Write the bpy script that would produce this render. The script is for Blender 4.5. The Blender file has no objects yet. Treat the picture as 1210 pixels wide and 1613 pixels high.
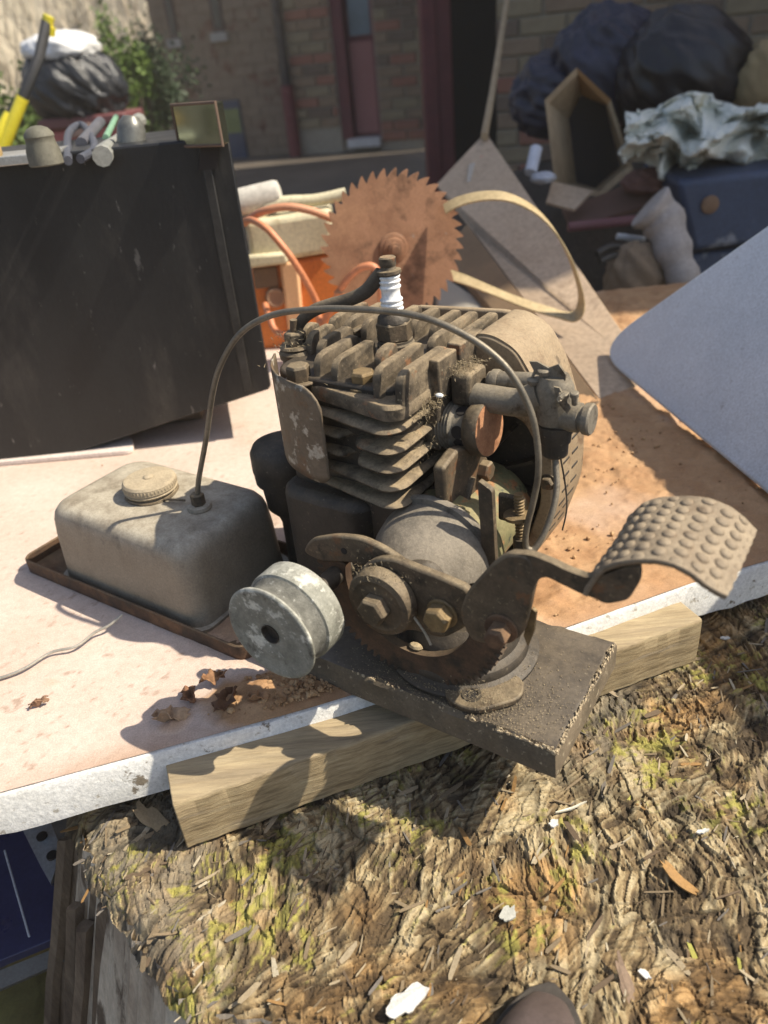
import bpy, bmesh, math, random
import numpy as np
from mathutils import Vector, Matrix, Euler
random.seed(7); rng = np.random.default_rng(11)
S = bpy.context.scene
C = S.collection
PI = math.pi

# ---------------------------------------------------------------- camera, sky, sun, exposure
CAM_H, PITCH, ROLL, FPX = 0.36, math.radians(31), math.radians(5.6), 1200.0
fw = Vector((0, math.cos(PITCH), -math.sin(PITCH)))
_rt = Vector((1, 0, 0)); _dn = Vector((0, -math.sin(PITCH), -math.cos(PITCH)))
IX = _rt*math.cos(ROLL) + _dn*math.sin(ROLL)
IY = -_rt*math.sin(ROLL) + _dn*math.cos(ROLL)
CAM = Vector((0, 0, CAM_H))
cd = bpy.data.cameras.new('camera'); co = bpy.data.objects.new('camera', cd); C.objects.link(co)
cd.sensor_fit = 'VERTICAL'; cd.sensor_height = 36; cd.lens = 36*FPX/1613
cd.clip_start = 0.01; cd.clip_end = 2000
m = Matrix.Identity(4)
for i, ax in enumerate((IX, -IY, -fw)):
    for j in range(3): m[j][i] = ax[j]
m.translation = CAM
co.matrix_world = m
cd.dof.use_dof = True; cd.dof.focus_distance = 0.50; cd.dof.aperture_fstop = 7.0
S.camera = co

SUN_AZ, SUN_EL = math.radians(97), math.radians(48.5)     # azimuth clockwise from +Y
w = bpy.data.worlds.new('World'); S.world = w; w.use_nodes = True
nt = w.node_tree; bg = nt.nodes['Background']
sky = nt.nodes.new('ShaderNodeTexSky'); sky.sky_type = 'NISHITA'; sky.sun_disc = False
sky.sun_elevation = SUN_EL; sky.sun_rotation = SUN_AZ; sky.dust_density = 2.0
nt.links.new(sky.outputs[0], bg.inputs[0]); bg.inputs[1].default_value = 0.105
sd = bpy.data.lights.new('sun', 'SUN'); so = bpy.data.objects.new('sun', sd); C.objects.link(so)
sd.energy = 5.0; sd.angle = math.radians(0.5); sd.color = (1.0, 0.91, 0.75)
sv = Vector((math.sin(SUN_AZ)*math.cos(SUN_EL), math.cos(SUN_AZ)*math.cos(SUN_EL), math.sin(SUN_EL)))
so.rotation_euler = sv.to_track_quat('Z', 'Y').to_euler(); so.location = (3, 0, 4)
S.view_settings.view_transform = 'Standard'; S.view_settings.look = 'None'
S.view_settings.gamma = 1; S.view_settings.exposure = 0.66; S.view_settings.use_curve_mapping = False
S.cycles.use_denoising = True; S.cycles.max_bounces = 6; S.cycles.volume_bounces = 0

# ---------------------------------------------------------------- measuring helpers (pixel of the photo + a known plane -> real point)
def ray(x, y): return fw*FPX + IX*(x-605) + IY*(y-806.5)
def atz(x, y, z=0.0):
    d = ray(x, y); return CAM + d*((z-CAM_H)/d.z)
def atY(x, y, Y):
    d = ray(x, y); return CAM + d*(Y/d.y)
def atplane(x, y, p, n):
    d = ray(x, y); return CAM + d*((Vector(p)-CAM).dot(Vector(n))/d.dot(Vector(n)))
EANG = math.radians(-35.5)
O = Vector((0.0804, 0.2886, 0)); e1 = Vector((math.cos(EANG), math.sin(EANG), 0)); e2 = Vector((-math.sin(EANG), math.cos(EANG), 0))
def toE(P): d = P-O; return Vector((d.dot(e1), d.dot(e2), P.z))
def ez(x, y, z): return toE(atz(x, y, z))
def ev(x, y, v): return toE(atplane(x, y, O+e2*v, e2))
def eu(x, y, u): return toE(atplane(x, y, O+e1*u, e1))

# ---------------------------------------------------------------- mesh helpers
class MB:
    def __init__(s): s.v = []; s.f = []; s.c = None
    def add(s, vs, fs):
        b = len(s.v); s.v += [tuple(p) for p in vs]; s.f += [tuple(b+i for i in f) for f in fs]; return s
    def box(s, x0, x1, y0, y1, z0, z1, M=None):
        vs = [Vector((x, y, z)) for z in (z0, z1) for y in (y0, y1) for x in (x0, x1)]
        if M: vs = [M @ p for p in vs]
        return s.add(vs, [(0,2,3,1),(4,5,7,6),(0,1,5,4),(2,6,7,3),(0,4,6,2),(1,3,7,5)])
    def hexa(s, a, b):      # two 4-point loops
        return s.add(list(a)+list(b), [(3,2,1,0),(4,5,6,7)]+[(i,(i+1)%4,4+(i+1)%4,4+i) for i in range(4)])
    def loft(s, loops, cap=True, closed=True):
        n = len(loops[0]); vs = [p for l in loops for p in l]; fs = []
        for k in range(len(loops)-1):
            for i in range(n if closed else n-1):
                j = (i+1) % n; fs.append((k*n+i, k*n+j, (k+1)*n+j, (k+1)*n+i))
        if cap: fs += [tuple(range(n-1, -1, -1)), tuple((len(loops)-1)*n+i for i in range(n))]
        return s.add(vs, fs)
    def lathe(s, p0, ax, prof, n=32, cap=True, ph=0.0):
        p0 = Vector(p0); ax = Vector(ax).normalized()
        a = ax.orthogonal().normalized(); b = ax.cross(a)
        return s.loft([[p0+ax*h+(a*math.cos(ph+2*PI*i/n)+b*math.sin(ph+2*PI*i/n))*max(r, 1e-5) for i in range(n)] for h, r in prof], cap)
    def cyl(s, p0, p1, r0, r1=None, n=24):
        d = Vector(p1)-Vector(p0); return s.lathe(p0, d, [(0, r0), (d.length, r0 if r1 is None else r1)], n)
    def prism(s, poly, fn, c0, c1):
        return s.loft([[fn(a, b, c0) for a, b in poly], [fn(a, b, c1) for a, b in poly]])
    def tube(s, path, r, n=12, closed=False):
        path = [Vector(p) for p in path]; m = len(path); loops = []; nrm = None
        for i, p in enumerate(path):
            t = (path[(i+1) % m if closed else min(i+1, m-1)]-path[(i-1) % m if closed else max(i-1, 0)]).normalized()
            nrm = t.orthogonal().normalized() if nrm is None else (nrm-t*nrm.dot(t)).normalized()
            b = t.cross(nrm); rr = r(i/(m-1)) if callable(r) else r
            loops.append([p+(nrm*math.cos(2*PI*k/n)+b*math.sin(2*PI*k/n))*rr for k in range(n)])
        if closed: loops.append(loops[0])
        return s.loft(loops, not closed)
    def ball(s, c, r, n=12, sx=1, sy=1, sz=1, M=None):
        c = Vector(c); R = M or Matrix.Identity(3)
        return s.loft([[c+R @ Vector((sx*r*math.sin(t)*math.cos(2*PI*k/n), sy*r*math.sin(t)*math.sin(2*PI*k/n), sz*r*math.cos(t))) for k in range(n)]
                       for t in [0.02+(PI-0.04)*i/(n//2) for i in range(n//2+1)]])
    def grid(s, fn, nu, nv):
        vs = [fn(i/nu, j/nv) for j in range(nv+1) for i in range(nu+1)]
        return s.add(vs, [(j*(nu+1)+i, j*(nu+1)+i+1, (j+1)*(nu+1)+i+1, (j+1)*(nu+1)+i) for j in range(nv) for i in range(nu)])
def catmull(pts, k=8, closed=False):
    pts = [Vector(p) for p in pts]; n = len(pts); out = []
    for i in range(n if closed else n-1):
        g = (lambda j: pts[j % n]) if closed else (lambda j: pts[min(max(j, 0), n-1)])
        p0, p1, p2, p3 = g(i-1), g(i), g(i+1), g(i+2)
        for q in range(k):
            t = q/k
            out.append(0.5*((2*p1)+(p2-p0)*t+(2*p0-5*p1+4*p2-p3)*t*t+(3*p1-p0-3*p2+p3)*t*t*t))
    if not closed: out.append(pts[-1])
    return out
def rrect(x0, x1, y0, y1, r, k=6):
    o = []
    for cx, cy, a in ((x1-r, y1-r, 0), (x0+r, y1-r, PI/2), (x0+r, y0+r, PI), (x1-r, y0+r, 1.5*PI)):
        o += [(cx+r*math.cos(a+PI/2*i/k), cy+r*math.sin(a+PI/2*i/k)) for i in range(k+1)]
    return o
def roundpoly(poly, r, k=5):
    out = []; n = len(poly)
    for i in range(n):
        p = Vector(poly[i][:2]); a = Vector(poly[i-1][:2])-p; b = Vector(poly[(i+1) % n][:2])-p
        d = min(r, a.length*.45, b.length*.45); p0 = p+a.normalized()*d; p1 = p+b.normalized()*d
        for q in range(k+1):
            t = q/k; out.append(tuple(p0*(1-t)**2+p*2*t*(1-t)+p1*t*t))
    return out
UZ = lambda a, b, c: Vector((a, c, b))      # outline in (u,z), thickness along v
VZ = lambda a, b, c: Vector((c, a, b))
UV = lambda a, b, c: Vector((a, b, c))

ROOTLOC = {}
def meshdata(name, mb, mat, smooth=35, fast=False):
    me = bpy.data.meshes.new(name); me.from_pydata(mb.v, [], mb.f)
    if not fast:
        b = bmesh.new(); b.from_mesh(me); bmesh.ops.remove_doubles(b, verts=b.verts, dist=1e-6)
        bmesh.ops.recalc_face_normals(b, faces=b.faces); b.to_mesh(me); b.free()
    if smooth:
        me.polygons.foreach_set('use_smooth', [True]*len(me.polygons)); me.set_sharp_from_angle(angle=math.radians(smooth))
    if mb.c is not None and fast:
        at = me.color_attributes.new('Col', 'FLOAT_COLOR', 'POINT')
        at.data.foreach_set('color', np.asarray(mb.c, dtype=np.float32).ravel())
    me.materials.append(mat); return me
def obj(name, mb, mat, parent=None, bevel=0, smooth=35, seg=2, label=None, local=False, fast=False):
    if parent is None and not fast:
        a = np.array(mb.v); c = Vector(((a[:,0].min()+a[:,0].max())/2, (a[:,1].min()+a[:,1].max())/2, a[:,2].min()))
        mb.v = [tuple(Vector(p)-c) for p in mb.v]
    o = bpy.data.objects.new(name, meshdata(name, mb, mat, smooth, fast)); C.objects.link(o)
    if parent is not None:
        o.parent = parent
        r = parent
        while r.parent is not None: r = r.parent
        if not local and parent is r and not r.get('_local'): o.location = -r.location
    elif not fast: o.location = c
    if bevel:
        md = o.modifiers.new('bevel', 'BEVEL'); md.width = bevel; md.segments = seg; md.limit_method = 'ANGLE'; md.angle_limit = math.radians(40)
    if label: o['label'] = label
    return o
def tag(o, label=None, cat=None, group=None, kind=None):
    for k, x in (('label', label), ('category', cat), ('group', group), ('kind', kind)):
        if x: o[k] = x
    return o
def thing(name, label, cat, loc=(0,0,0), rz=0, group=None):
    o = bpy.data.objects.new(name, None); C.objects.link(o); o.location = loc; o.rotation_euler = (0,0,rz); o.empty_display_size = .05
    return tag(o, label, cat, group)
def copy_to(o, parent, loc=None, rot=None):
    c = o.copy(); C.objects.link(c); c.parent = parent
    if loc is not None: c.location = loc
    if rot is not None: c.rotation_euler = rot
    return c

# numpy value noise
_P = rng.permutation(4096)
def _h(i, j, s): return _P[(_P[(i+s*131) & 4095]+j) & 4095]/4095.0
def vn(x, y, s=0):
    i = np.floor(x).astype(int); j = np.floor(y).astype(int); fx = x-i; fy = y-j
    fx = fx*fx*(3-2*fx); fy = fy*fy*(3-2*fy)
    return (_h(i,j,s)*(1-fx)+_h(i+1,j,s)*fx)*(1-fy)+(_h(i,j+1,s)*(1-fx)+_h(i+1,j+1,s)*fx)*fy
def fbm(x, y, s=0, o=4):
    t = 0; a = .5
    for k in range(o): t = t+a*vn(x, y, s+k*7); x = x*2.03+5.1; y = y*2.03+3.7; a *= .5
    return t/(1-.5**o)
def worley(x, y, s=0):
    i0 = np.floor(x).astype(int); j0 = np.floor(y).astype(int)
    b1 = np.full(x.shape, 9.); b2 = np.full(x.shape, 9.); ci = np.zeros(x.shape, int); cj = ci.copy(); dx1 = np.zeros(x.shape); dy1 = dx1.copy()
    for di in (-1,0,1):
        for dj in (-1,0,1):
            i = i0+di; j = j0+dj; px = i+_h(i,j,s); py = j+_h(i,j,s+3); dx = x-px; dy = y-py; d = np.hypot(dx, dy)
            n = d < b1
            b2 = np.where(n, b1, np.minimum(b2, d)); b1 = np.where(n, d, b1)
            ci = np.where(n, i, ci); cj = np.where(n, j, cj); dx1 = np.where(n, dx, dx1); dy1 = np.where(n, dy, dy1)
    return b1, b2, ci, cj, dx1, dy1

# ---------------------------------------------------------------- materials
def mat(name, cols, scale=40, rough=.75, metal=0, bump=.3, bscale=220, spots=None, dust=None, dustamt=.8, detail=8, stretch=None, vcol=False, spec=None, bdist=.001, emit=None, trans=0, grain=.28):
    M = bpy.data.materials.new(name); M.use_nodes = True; t = M.node_tree; N = t.nodes; Lk = t.links.new
    B = N['Principled BSDF']; tc = N.new('ShaderNodeTexCoord'); src = tc.outputs['Object']
    if stretch:
        mp = N.new('ShaderNodeMapping'); mp.inputs['Scale'].default_value = stretch; Lk(src, mp.inputs[0]); src = mp.outputs[0]
    def noise(sc, d=detail, r=.6, off=0):
        n = N.new('ShaderNodeTexNoise'); n.inputs['Scale'].default_value = sc; n.inputs['Detail'].default_value = d; n.inputs['Roughness'].default_value = r
        if off:
            a = N.new('ShaderNodeVectorMath'); a.inputs[1].default_value = (off, off*.7, -off); Lk(src, a.inputs[0]); Lk(a.outputs[0], n.inputs['Vector'])
        else: Lk(src, n.inputs['Vector'])
        return n.outputs['Fac']
    def ramp(f, stops):
        r = N.new('ShaderNodeValToRGB'); e = r.color_ramp.elements
        while len(e) < len(stops): e.new(.5)
        for k, (p, c) in enumerate(stops): e[k].position = p; e[k].color = (*c, 1)
        Lk(f, r.inputs[0]); return r.outputs[0]
    def mix(f, a, b, mode='MIX'):
        x = N.new('ShaderNodeMix'); x.data_type = 'RGBA'; x.blend_type = mode
        if isinstance(f, float): x.inputs[0].default_value = f
        else: Lk(f, x.inputs[0])
        for k, q in ((6, a), (7, b)):
            if isinstance(q, tuple): x.inputs[k].default_value = (*q, 1)
            else: Lk(q, x.inputs[k])
        return x.outputs[2]
    def gray(f, lo, hi):
        return ramp(f, [(lo, (0,0,0)), (hi, (1,1,1))])
    n1 = noise(scale)
    if len(cols) == 1: cols = [tuple(c*.85 for c in cols[0]), tuple(min(1, c*1.12) for c in cols[0])]
    col = ramp(n1, [(.32+.36*k/(len(cols)-1), c) for k, c in enumerate(cols)])
    if vcol:
        a = N.new('ShaderNodeAttribute'); a.attribute_name = 'Col'; col = mix(.75, col, a.outputs[0]) if vcol == 2 else mix(1.0, col, a.outputs[0], 'MULTIPLY')
    for q, (c, sc, lo, hi) in enumerate(spots or []):
        col = mix(gray(noise(sc, 10, .65, 3.1+q*1.7), lo, hi), col, c)
    if dust:
        g = N.new('ShaderNodeNewGeometry'); sx = N.new('ShaderNodeSeparateXYZ'); Lk(g.outputs['Normal'], sx.inputs[0])
        mr = N.new('ShaderNodeMapRange'); mr.inputs[1].default_value = -.1; mr.inputs[2].default_value = .9; Lk(sx.outputs[2], mr.inputs[0])
        ml = N.new('ShaderNodeMath'); ml.operation = 'MULTIPLY'; Lk(mr.outputs[0], ml.inputs[0]); Lk(gray(noise(60, 10, .7, 9.3), .3, .6), ml.inputs[1])
        m2 = N.new('ShaderNodeMath'); m2.operation = 'MULTIPLY'; m2.inputs[1].default_value = dustamt; Lk(ml.outputs[0], m2.inputs[0])
        col = mix(m2.outputs[0], col, dust)
    if grain:
        mg = N.new('ShaderNodeMapRange'); mg.inputs[1].default_value = .3; mg.inputs[2].default_value = .7; mg.inputs[3].default_value = 1-grain; mg.inputs[4].default_value = 1+grain*.7
        Lk(noise(bscale*2.2, 6, .75, 5.5), mg.inputs[0]); cv = N.new('ShaderNodeCombineColor')
        for q in range(3): Lk(mg.outputs[0], cv.inputs[q])
        col = mix(1.0, col, cv.outputs[0], 'MULTIPLY')
    Lk(col, B.inputs['Base Color']); B.inputs['Metallic'].default_value = metal
    rr = N.new('ShaderNodeMapRange'); rr.inputs[3].default_value = max(.05, rough-.15); rr.inputs[4].default_value = min(1, rough+.15); Lk(n1, rr.inputs[0]); Lk(rr.outputs[0], B.inputs['Roughness'])
    if spec is not None: B.inputs['Specular IOR Level'].default_value = spec
    if trans: B.inputs['Transmission Weight'].default_value = trans
    if bump:
        b = N.new('ShaderNodeBump'); b.inputs['Strength'].default_value = bump; b.inputs['Distance'].default_value = bdist
        Lk(noise(bscale, 8, .7, 1.3), b.inputs['Height']); Lk(b.outputs[0], B.inputs['Normal'])
    return M
DUST = (.31, .235, .14)
M = dict(
 head=mat('grimy_cast_iron', [(.030,.023,.016),(.09,.068,.045),(.20,.155,.10)], 70, .75, 0, .8, 240, [((.02,.015,.010), 38, .52, .60), ((.46,.39,.27), 380, .64, .70), ((.20,.09,.04), 55, .60, .66)], (.33,.25,.15), .85),
 dark=mat('oily_black_iron', [(.014,.012,.010),(.05,.04,.03)], 70, .55, .1, .7, 240, [((.16,.13,.09), 300, .62, .70)], (.16,.125,.085), .5),
 iron=mat('dusty_dark_iron', [(.028,.021,.014),(.085,.06,.036),(.13,.09,.055)], 70, .65, .1, .7, 240, [((.02,.015,.011), 45, .55, .63), ((.26,.20,.12), 280, .6, .68), ((.15,.07,.03), 60, .60, .67)], (.27,.21,.13), .85),
 cover=mat('dusty_cast_cover', [(.10,.085,.065),(.19,.165,.13)], 60, .75, 0, .7, 240, [((.05,.04,.03), 50, .58, .68), ((.42,.36,.26), 340, .64, .70)], (.27,.23,.175), .9),
 rust=mat('rusty_steel', [(.045,.026,.016),(.10,.052,.027),(.19,.10,.05)], 60, .85, 0, .6, 300, [((.06,.04,.025), 40, .56, .66)], DUST, .35),
 rustcap=mat('orange_rust_scale', [(.30,.13,.06),(.48,.24,.12)], 120, .9, 0, .7, 320),
 brass=mat('dirty_brass', [(.12,.08,.035),(.27,.185,.085)], 110, .6, .3, .5, 300, None, DUST, .4),
 tank=mat('dusty_grey_tank_paint', [(.17,.138,.098),(.26,.215,.155)], 25, .6, 0, .25, 300, [((.10,.08,.055), 40, .60, .72), ((.40,.36,.28), 260, .66, .72)], (.46,.41,.32), .95),
 cap=mat('tan_dusty_cap', [(.30,.24,.16),(.42,.34,.23)], 60, .8, 0, .4, 300, None, (.46,.38,.26), .7),
 pulley=mat('oxidised_zinc', [(.16,.16,.13),(.29,.285,.235)], 90, .75, .05, .7, 240, [((.60,.59,.51), 75, .55, .62), ((.085,.078,.06), 60, .56, .66), ((.55,.54,.48), 300, .62, .68)], (.50,.49,.43), .6),
 groove=mat('dark_groove', [(.09,.088,.075),(.19,.185,.16)], 130, .85, 0, .8, 380, [((.33,.33,.30), 200, .6, .68)]),  # belt groove darker than the pulley rims
 ceramic=mat('white_ceramic', [(.82,.82,.80),(.92,.92,.90)], 60, .25, 0, .05, 200, [((.45,.40,.32), 160, .66, .74)]),
 shroud=mat('tan_sheet_steel', [(.24,.17,.10),(.33,.245,.15)], 22, .7, 0, .35, 260, [((.14,.08,.04), 35, .54, .66), ((.09,.06,.035), 90, .62, .68)], (.36,.28,.18), .6),
 mottled=mat('scraped_sheet_steel', [(.10,.075,.05),(.17,.13,.09)], 60, .6, .2, .4, 200, [((.42,.38,.31), 75, .56, .62), ((.16,.08,.035), 35, .55, .66)], DUST, .3),
 carb=mat('grey_pot_metal', [(.14,.122,.095),(.24,.21,.165)], 80, .6, .3, .5, 300, [((.07,.052,.034), 60, .54, .64)], (.33,.275,.19), .7),
 line=mat('dull_copper_line', [(.15,.13,.10),(.26,.225,.17)], 60, .5, .5, .2, 300),
 rubber=mat('old_rubber', [(.04,.032,.024),(.085,.068,.05)], 120, .85, 0, .6, 500, None, (.28,.22,.14), .6),
 board=mat('black_painted_board', [(.035,.03,.026),(.07,.058,.046)], 30, .42, 0, .25, 200, [((.42,.36,.25), 420, .62, .70), ((.15,.12,.085), 18, .50, .68)], (.16,.128,.09), .7, spec=.6),
 boardedge=mat('worn_board_edge', [(.09,.07,.045),(.17,.13,.085)], 40, .8, 0, .5, 200, [((.45,.38,.26), 200, .6, .7)]),
 green=mat('rusted_green_paint', [(.13,.13,.06),(.26,.22,.11)], 50, .7, 0, .4, 200, [((.33,.15,.06), 60, .54, .62), ((.05,.06,.04), 80, .58, .66)]),
 fuzz=mat('dry_grass_dust', [(.20,.15,.085),(.46,.37,.23)], 300, .95, 0, 0),
 steel=mat('plated_steel', [(.30,.27,.21),(.45,.40,.32)], 80, .5, .4, .3, 300, None, DUST, .4),
)

# ---------------------------------------------------------------- ground, hill
def gz(Y): return -.56 + max(0, Y-2.5)*.055
def ground_fn(i, j):
    x = -60+120*i; y = -20+ (j**2.2)*140
    return Vector((x, y, min(gz(y), .3) + (.02*math.sin(x*3.1)*math.cos(y*2.3) if abs(x) < 20 else 0)))
g = MB().grid(ground_fn, 60, 90)
tag(obj('ground', g, mat('yard_dirt', [(.075,.06,.046),(.13,.105,.08)], 3, .95, 0, .5, 30, [((.08,.065,.05), 8, .55, .7)], bdist=.02)), 'packed brown dirt of the yard', None, None, 'structure')
def hill_fn(i, j):
    x = -28+30*i; y = 11+26*j
    return Vector((x, y, .25+j**.9*11+.5*math.sin(x*.7+2*j*9)+.3*math.sin(x*1.9)))
h = MB().grid(hill_fn, 60, 50)
tag(obj('hillside', h, mat('dry_hillside', [(.30,.26,.19),(.46,.41,.31),(.54,.48,.37)], 1.6, .95, 0, .8, 12, [((.12,.10,.065), 4, .55, .66)], bdist=.1)), 'pale dry hillside behind the house', None, None, 'structure')
br = MB()
for k in range(5200):
    i = random.random(); j = random.random()**1.5*.5; p = hill_fn(i, j); hh = random.uniform(.4, 1.6); wd = random.uniform(.008, .03)
    a = Vector((random.uniform(-.5,.5), random.uniform(-.4,.4), 1))*hh; b = random.uniform(0, PI); s_ = Vector((math.cos(b), math.sin(b), 0))*wd
    br.add([p-s_, p+s_, p+a*.6+s_*.6, p+a, p+a*.6-s_*.6], [(0,1,2,3,4)])
o = obj('dry_brush', br, mat('dead_stems', [(.34,.28,.20),(.62,.55,.43)], 3, .95, 0, 0), smooth=0)
tag(o, 'tangled dry grass and stems on the hillside', 'brush', None, 'stuff')

# ---------------------------------------------------------------- brick house
house = thing('brick_house', 'shaded brick house with maroon door frames behind the table', 'house', (0.6, 6.6, -.4))
WP = Vector((-1.36, 7.3, 0)); WD = Vector((.955, -.297, 0)).normalized(); WN = Vector((WD.y, -WD.x, 0))
if WN.y > 0: WN = -WN
RP = Vector((.745, 4.05, 0)); RD = Vector((.93, -.37, 0)).normalized(); RN = Vector((RD.y, -RD.x, 0))
if RN.y > 0: RN = -RN
def wl(x, y, P=WP, D=WD, Nn=WN, d=0): q = atplane(x, y, P+Nn*d, Nn)-P; return q.dot(D), q.z
def wall_box(mb, s0, s1, z0, z1, d0, d1, P=WP, D=WD, Nn=WN):
    q = lambda s, d, z: P+D*s+Nn*d+Vector((0,0,z))
    return mb.hexa([q(s0,d0,z0), q(s1,d0,z0), q(s1,d1,z0), q(s0,d1,z0)], [q(s0,d0,z1), q(s1,d0,z1), q(s1,d1,z1), q(s0,d1,z1)])
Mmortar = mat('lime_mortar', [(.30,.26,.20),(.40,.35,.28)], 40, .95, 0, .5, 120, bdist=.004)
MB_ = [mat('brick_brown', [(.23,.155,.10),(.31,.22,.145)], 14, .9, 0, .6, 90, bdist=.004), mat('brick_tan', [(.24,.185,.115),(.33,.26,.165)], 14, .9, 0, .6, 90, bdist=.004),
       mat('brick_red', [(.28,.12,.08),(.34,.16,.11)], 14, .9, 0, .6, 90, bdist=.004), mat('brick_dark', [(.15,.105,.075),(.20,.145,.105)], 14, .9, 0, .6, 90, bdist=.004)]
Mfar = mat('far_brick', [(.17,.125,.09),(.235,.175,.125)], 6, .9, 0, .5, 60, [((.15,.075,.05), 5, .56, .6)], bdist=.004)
Mmaroon = mat('maroon_paint', [(.12,.024,.028),(.16,.036,.038)], 10, .6, 0, .15, 60)
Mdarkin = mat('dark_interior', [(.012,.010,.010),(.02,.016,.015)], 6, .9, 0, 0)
brickmesh = {}
def bricks(s0, s1, z0, z1, P, D, Nn, L=.203, ch=.0745, face=.0, sid=0):
    n = 0; row = 0; z = z0; ang = math.atan2(D.y, D.x)
    while z < z1:
        s = s0 - (L+.01)*.5*(row % 2)
        while s < s1:
            a = max(s, s0); b = min(s+L, s1)
            if b-a > .03:
                kind = random.choices(range(4), [5, 4, 1.3, 2])[0]; key = (kind, round(b-a, 2))
                if key not in brickmesh:
                    hl = round(b-a, 2)/2; bm_ = MB(); r = .006
                    bm_.loft([[Vector((x, .05, zz)) for x, zz in ((-hl,-.032),(hl,-.032),(hl,.032),(-hl,.032))],
                              [Vector((x, -.006, zz)) for x, zz in ((-hl,-.032),(hl,-.032),(hl,.032),(-hl,.032))],
                              [Vector((x, -.011, zz)) for x, zz in ((-hl+r,-.032+r),(hl-r,-.032+r),(hl-r,.032-r),(-hl+r,.032-r))]])
                    brickmesh[key] = meshdata('brick', bm_, MB_[kind], 0)
                o = bpy.data.objects.new('brick', brickmesh[key]); C.objects.link(o); o.parent = house
                o.location = P+D*((a+b)/2)+Vector((0,0,z+.032))+Nn*(face+random.uniform(-.002,.002))-house.location; o.rotation_euler = (0, random.uniform(-.006,.006), ang); n += 1
            s += L+.01
        z += ch; row += 1
    return n
# far wall spans: left block, pipe, mid bricks, door, pier
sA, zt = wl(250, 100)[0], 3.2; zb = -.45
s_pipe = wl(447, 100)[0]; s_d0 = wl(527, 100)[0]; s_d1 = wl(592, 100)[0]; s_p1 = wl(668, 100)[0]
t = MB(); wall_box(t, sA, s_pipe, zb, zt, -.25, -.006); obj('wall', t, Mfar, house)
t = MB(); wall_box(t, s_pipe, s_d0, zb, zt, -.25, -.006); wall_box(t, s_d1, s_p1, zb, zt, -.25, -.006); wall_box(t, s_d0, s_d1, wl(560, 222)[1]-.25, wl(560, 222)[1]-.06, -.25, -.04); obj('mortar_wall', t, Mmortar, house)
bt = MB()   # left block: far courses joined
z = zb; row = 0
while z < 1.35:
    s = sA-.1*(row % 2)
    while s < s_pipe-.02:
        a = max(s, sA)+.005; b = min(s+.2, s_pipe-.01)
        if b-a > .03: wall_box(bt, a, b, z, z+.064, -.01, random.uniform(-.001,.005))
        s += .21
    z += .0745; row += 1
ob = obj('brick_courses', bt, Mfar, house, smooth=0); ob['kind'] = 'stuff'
n1 = bricks(s_pipe+.05, s_d0-.01, -.12, 1.05, WP, WD, WN)
n2 = bricks(s_d1+.01, s_p1, -.25, 1.05, WP, WD, WN)
# slit windows in the left block, with pale sills
for x0, x1, y1 in ((270, 284, 62), (338, 356, 52)):
    a, z1 = wl(x0, y1); b, _ = wl(x1, y1)
    t = MB(); wall_box(t, a, b, z1, z1+1.2, -.02, .012); wn = obj('window', t, mat('slit_frame', [(.045,.02,.02)], 10, .6, 0, 0), house)
    t = MB(); wall_box(t, a+.02, b-.02, z1+.03, z1+1.1, .012, .016); obj('pane', t, mat('slit_glass', [(.03,.028,.03)], 10, .15, 0, 0), wn)
    t = MB(); wall_box(t, a-.02, b+.02, z1-.06, z1, .0, .05); obj('sill', t, mat('slit_sill', [(.3,.29,.27)], 10, .8, 0, 0), wn)
# blue basement window
a, z1 = wl(283, 165); b, z0 = wl(392, 248)
Mblue = mat('blue_window_paint', [(.02,.03,.07),(.035,.05,.10)], 8, .5, 0, 0)
t = MB(); wall_box(t, a, b, z0, z1, -.02, .03); wn = obj('window', t, Mblue, house, label='dark blue basement window low on the wall')
Mpane = mat('green_reflection_pane', [(.10,.14,.05),(.20,.24,.10)], 5, .12, 0, 0)  # the green reflection is put into the glass colour
for xa, xb in ((300, 340), (354, 384)):
    p, q = wl(xa, 172), wl(xb, 208); t = MB(); wall_box(t, p[0], q[0], q[1], p[1], .03, .034); obj('pane', t, Mpane, wn)
# down pipe
t = MB(); p0 = WP+WD*(s_pipe+.02)+WN*.05; t.cyl(p0+Vector((0,0,.2)), p0+Vector((0,0,2.5)), .035); obj('down_pipe', t, mat('pipe_paint', [(.03,.022,.022)], 10, .5, 0, 0), house)
t = MB(); t.cyl(p0+Vector((0,0,-.4)), p0+Vector((0,0,.2)), .05); obj('pipe_shoe', t, Mmaroon, house)
# red door with blue glass, pink panel, white sill
zs = wl(565, 218)[1]
t = MB(); wall_box(t, s_d0, s_d0+.09, zs, 2.4, -.2, -.02); wall_box(t, s_d1-.025, s_d1, zs, 2.4, -.2, -.02); wall_box(t, s_d0+.09, s_d1-.025, zs, 2.4, -.22, -.12)
dr = obj('door', t, Mmaroon, house, label='red door with pink lower panel and blue pane')
zmid = wl(565, 60)[1]
t = MB(); wall_box(t, s_d0+.10, s_d1-.035, zs+.03, zmid-.02, -.12, -.10); obj('door_panel', t, mat('pink_panel', [(.32,.12,.11),(.38,.155,.14)], 4, .6, 0, 0), dr)
t = MB(); wall_box(t, s_d0+.11, s_d1-.04, zmid+.02, 2.2, -.12, -.108); obj('pane', t, mat('blue_glass', [(.09,.14,.19),(.16,.22,.28)], 4, .1, 0, 0), dr)
t = MB(); wall_box(t, s_d0+.06, s_d1, zs-.06, zs, -.12, .06); obj('sill', t, mat('white_sill', [(.55,.55,.56)], 8, .7, 0, 0), dr)
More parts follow.
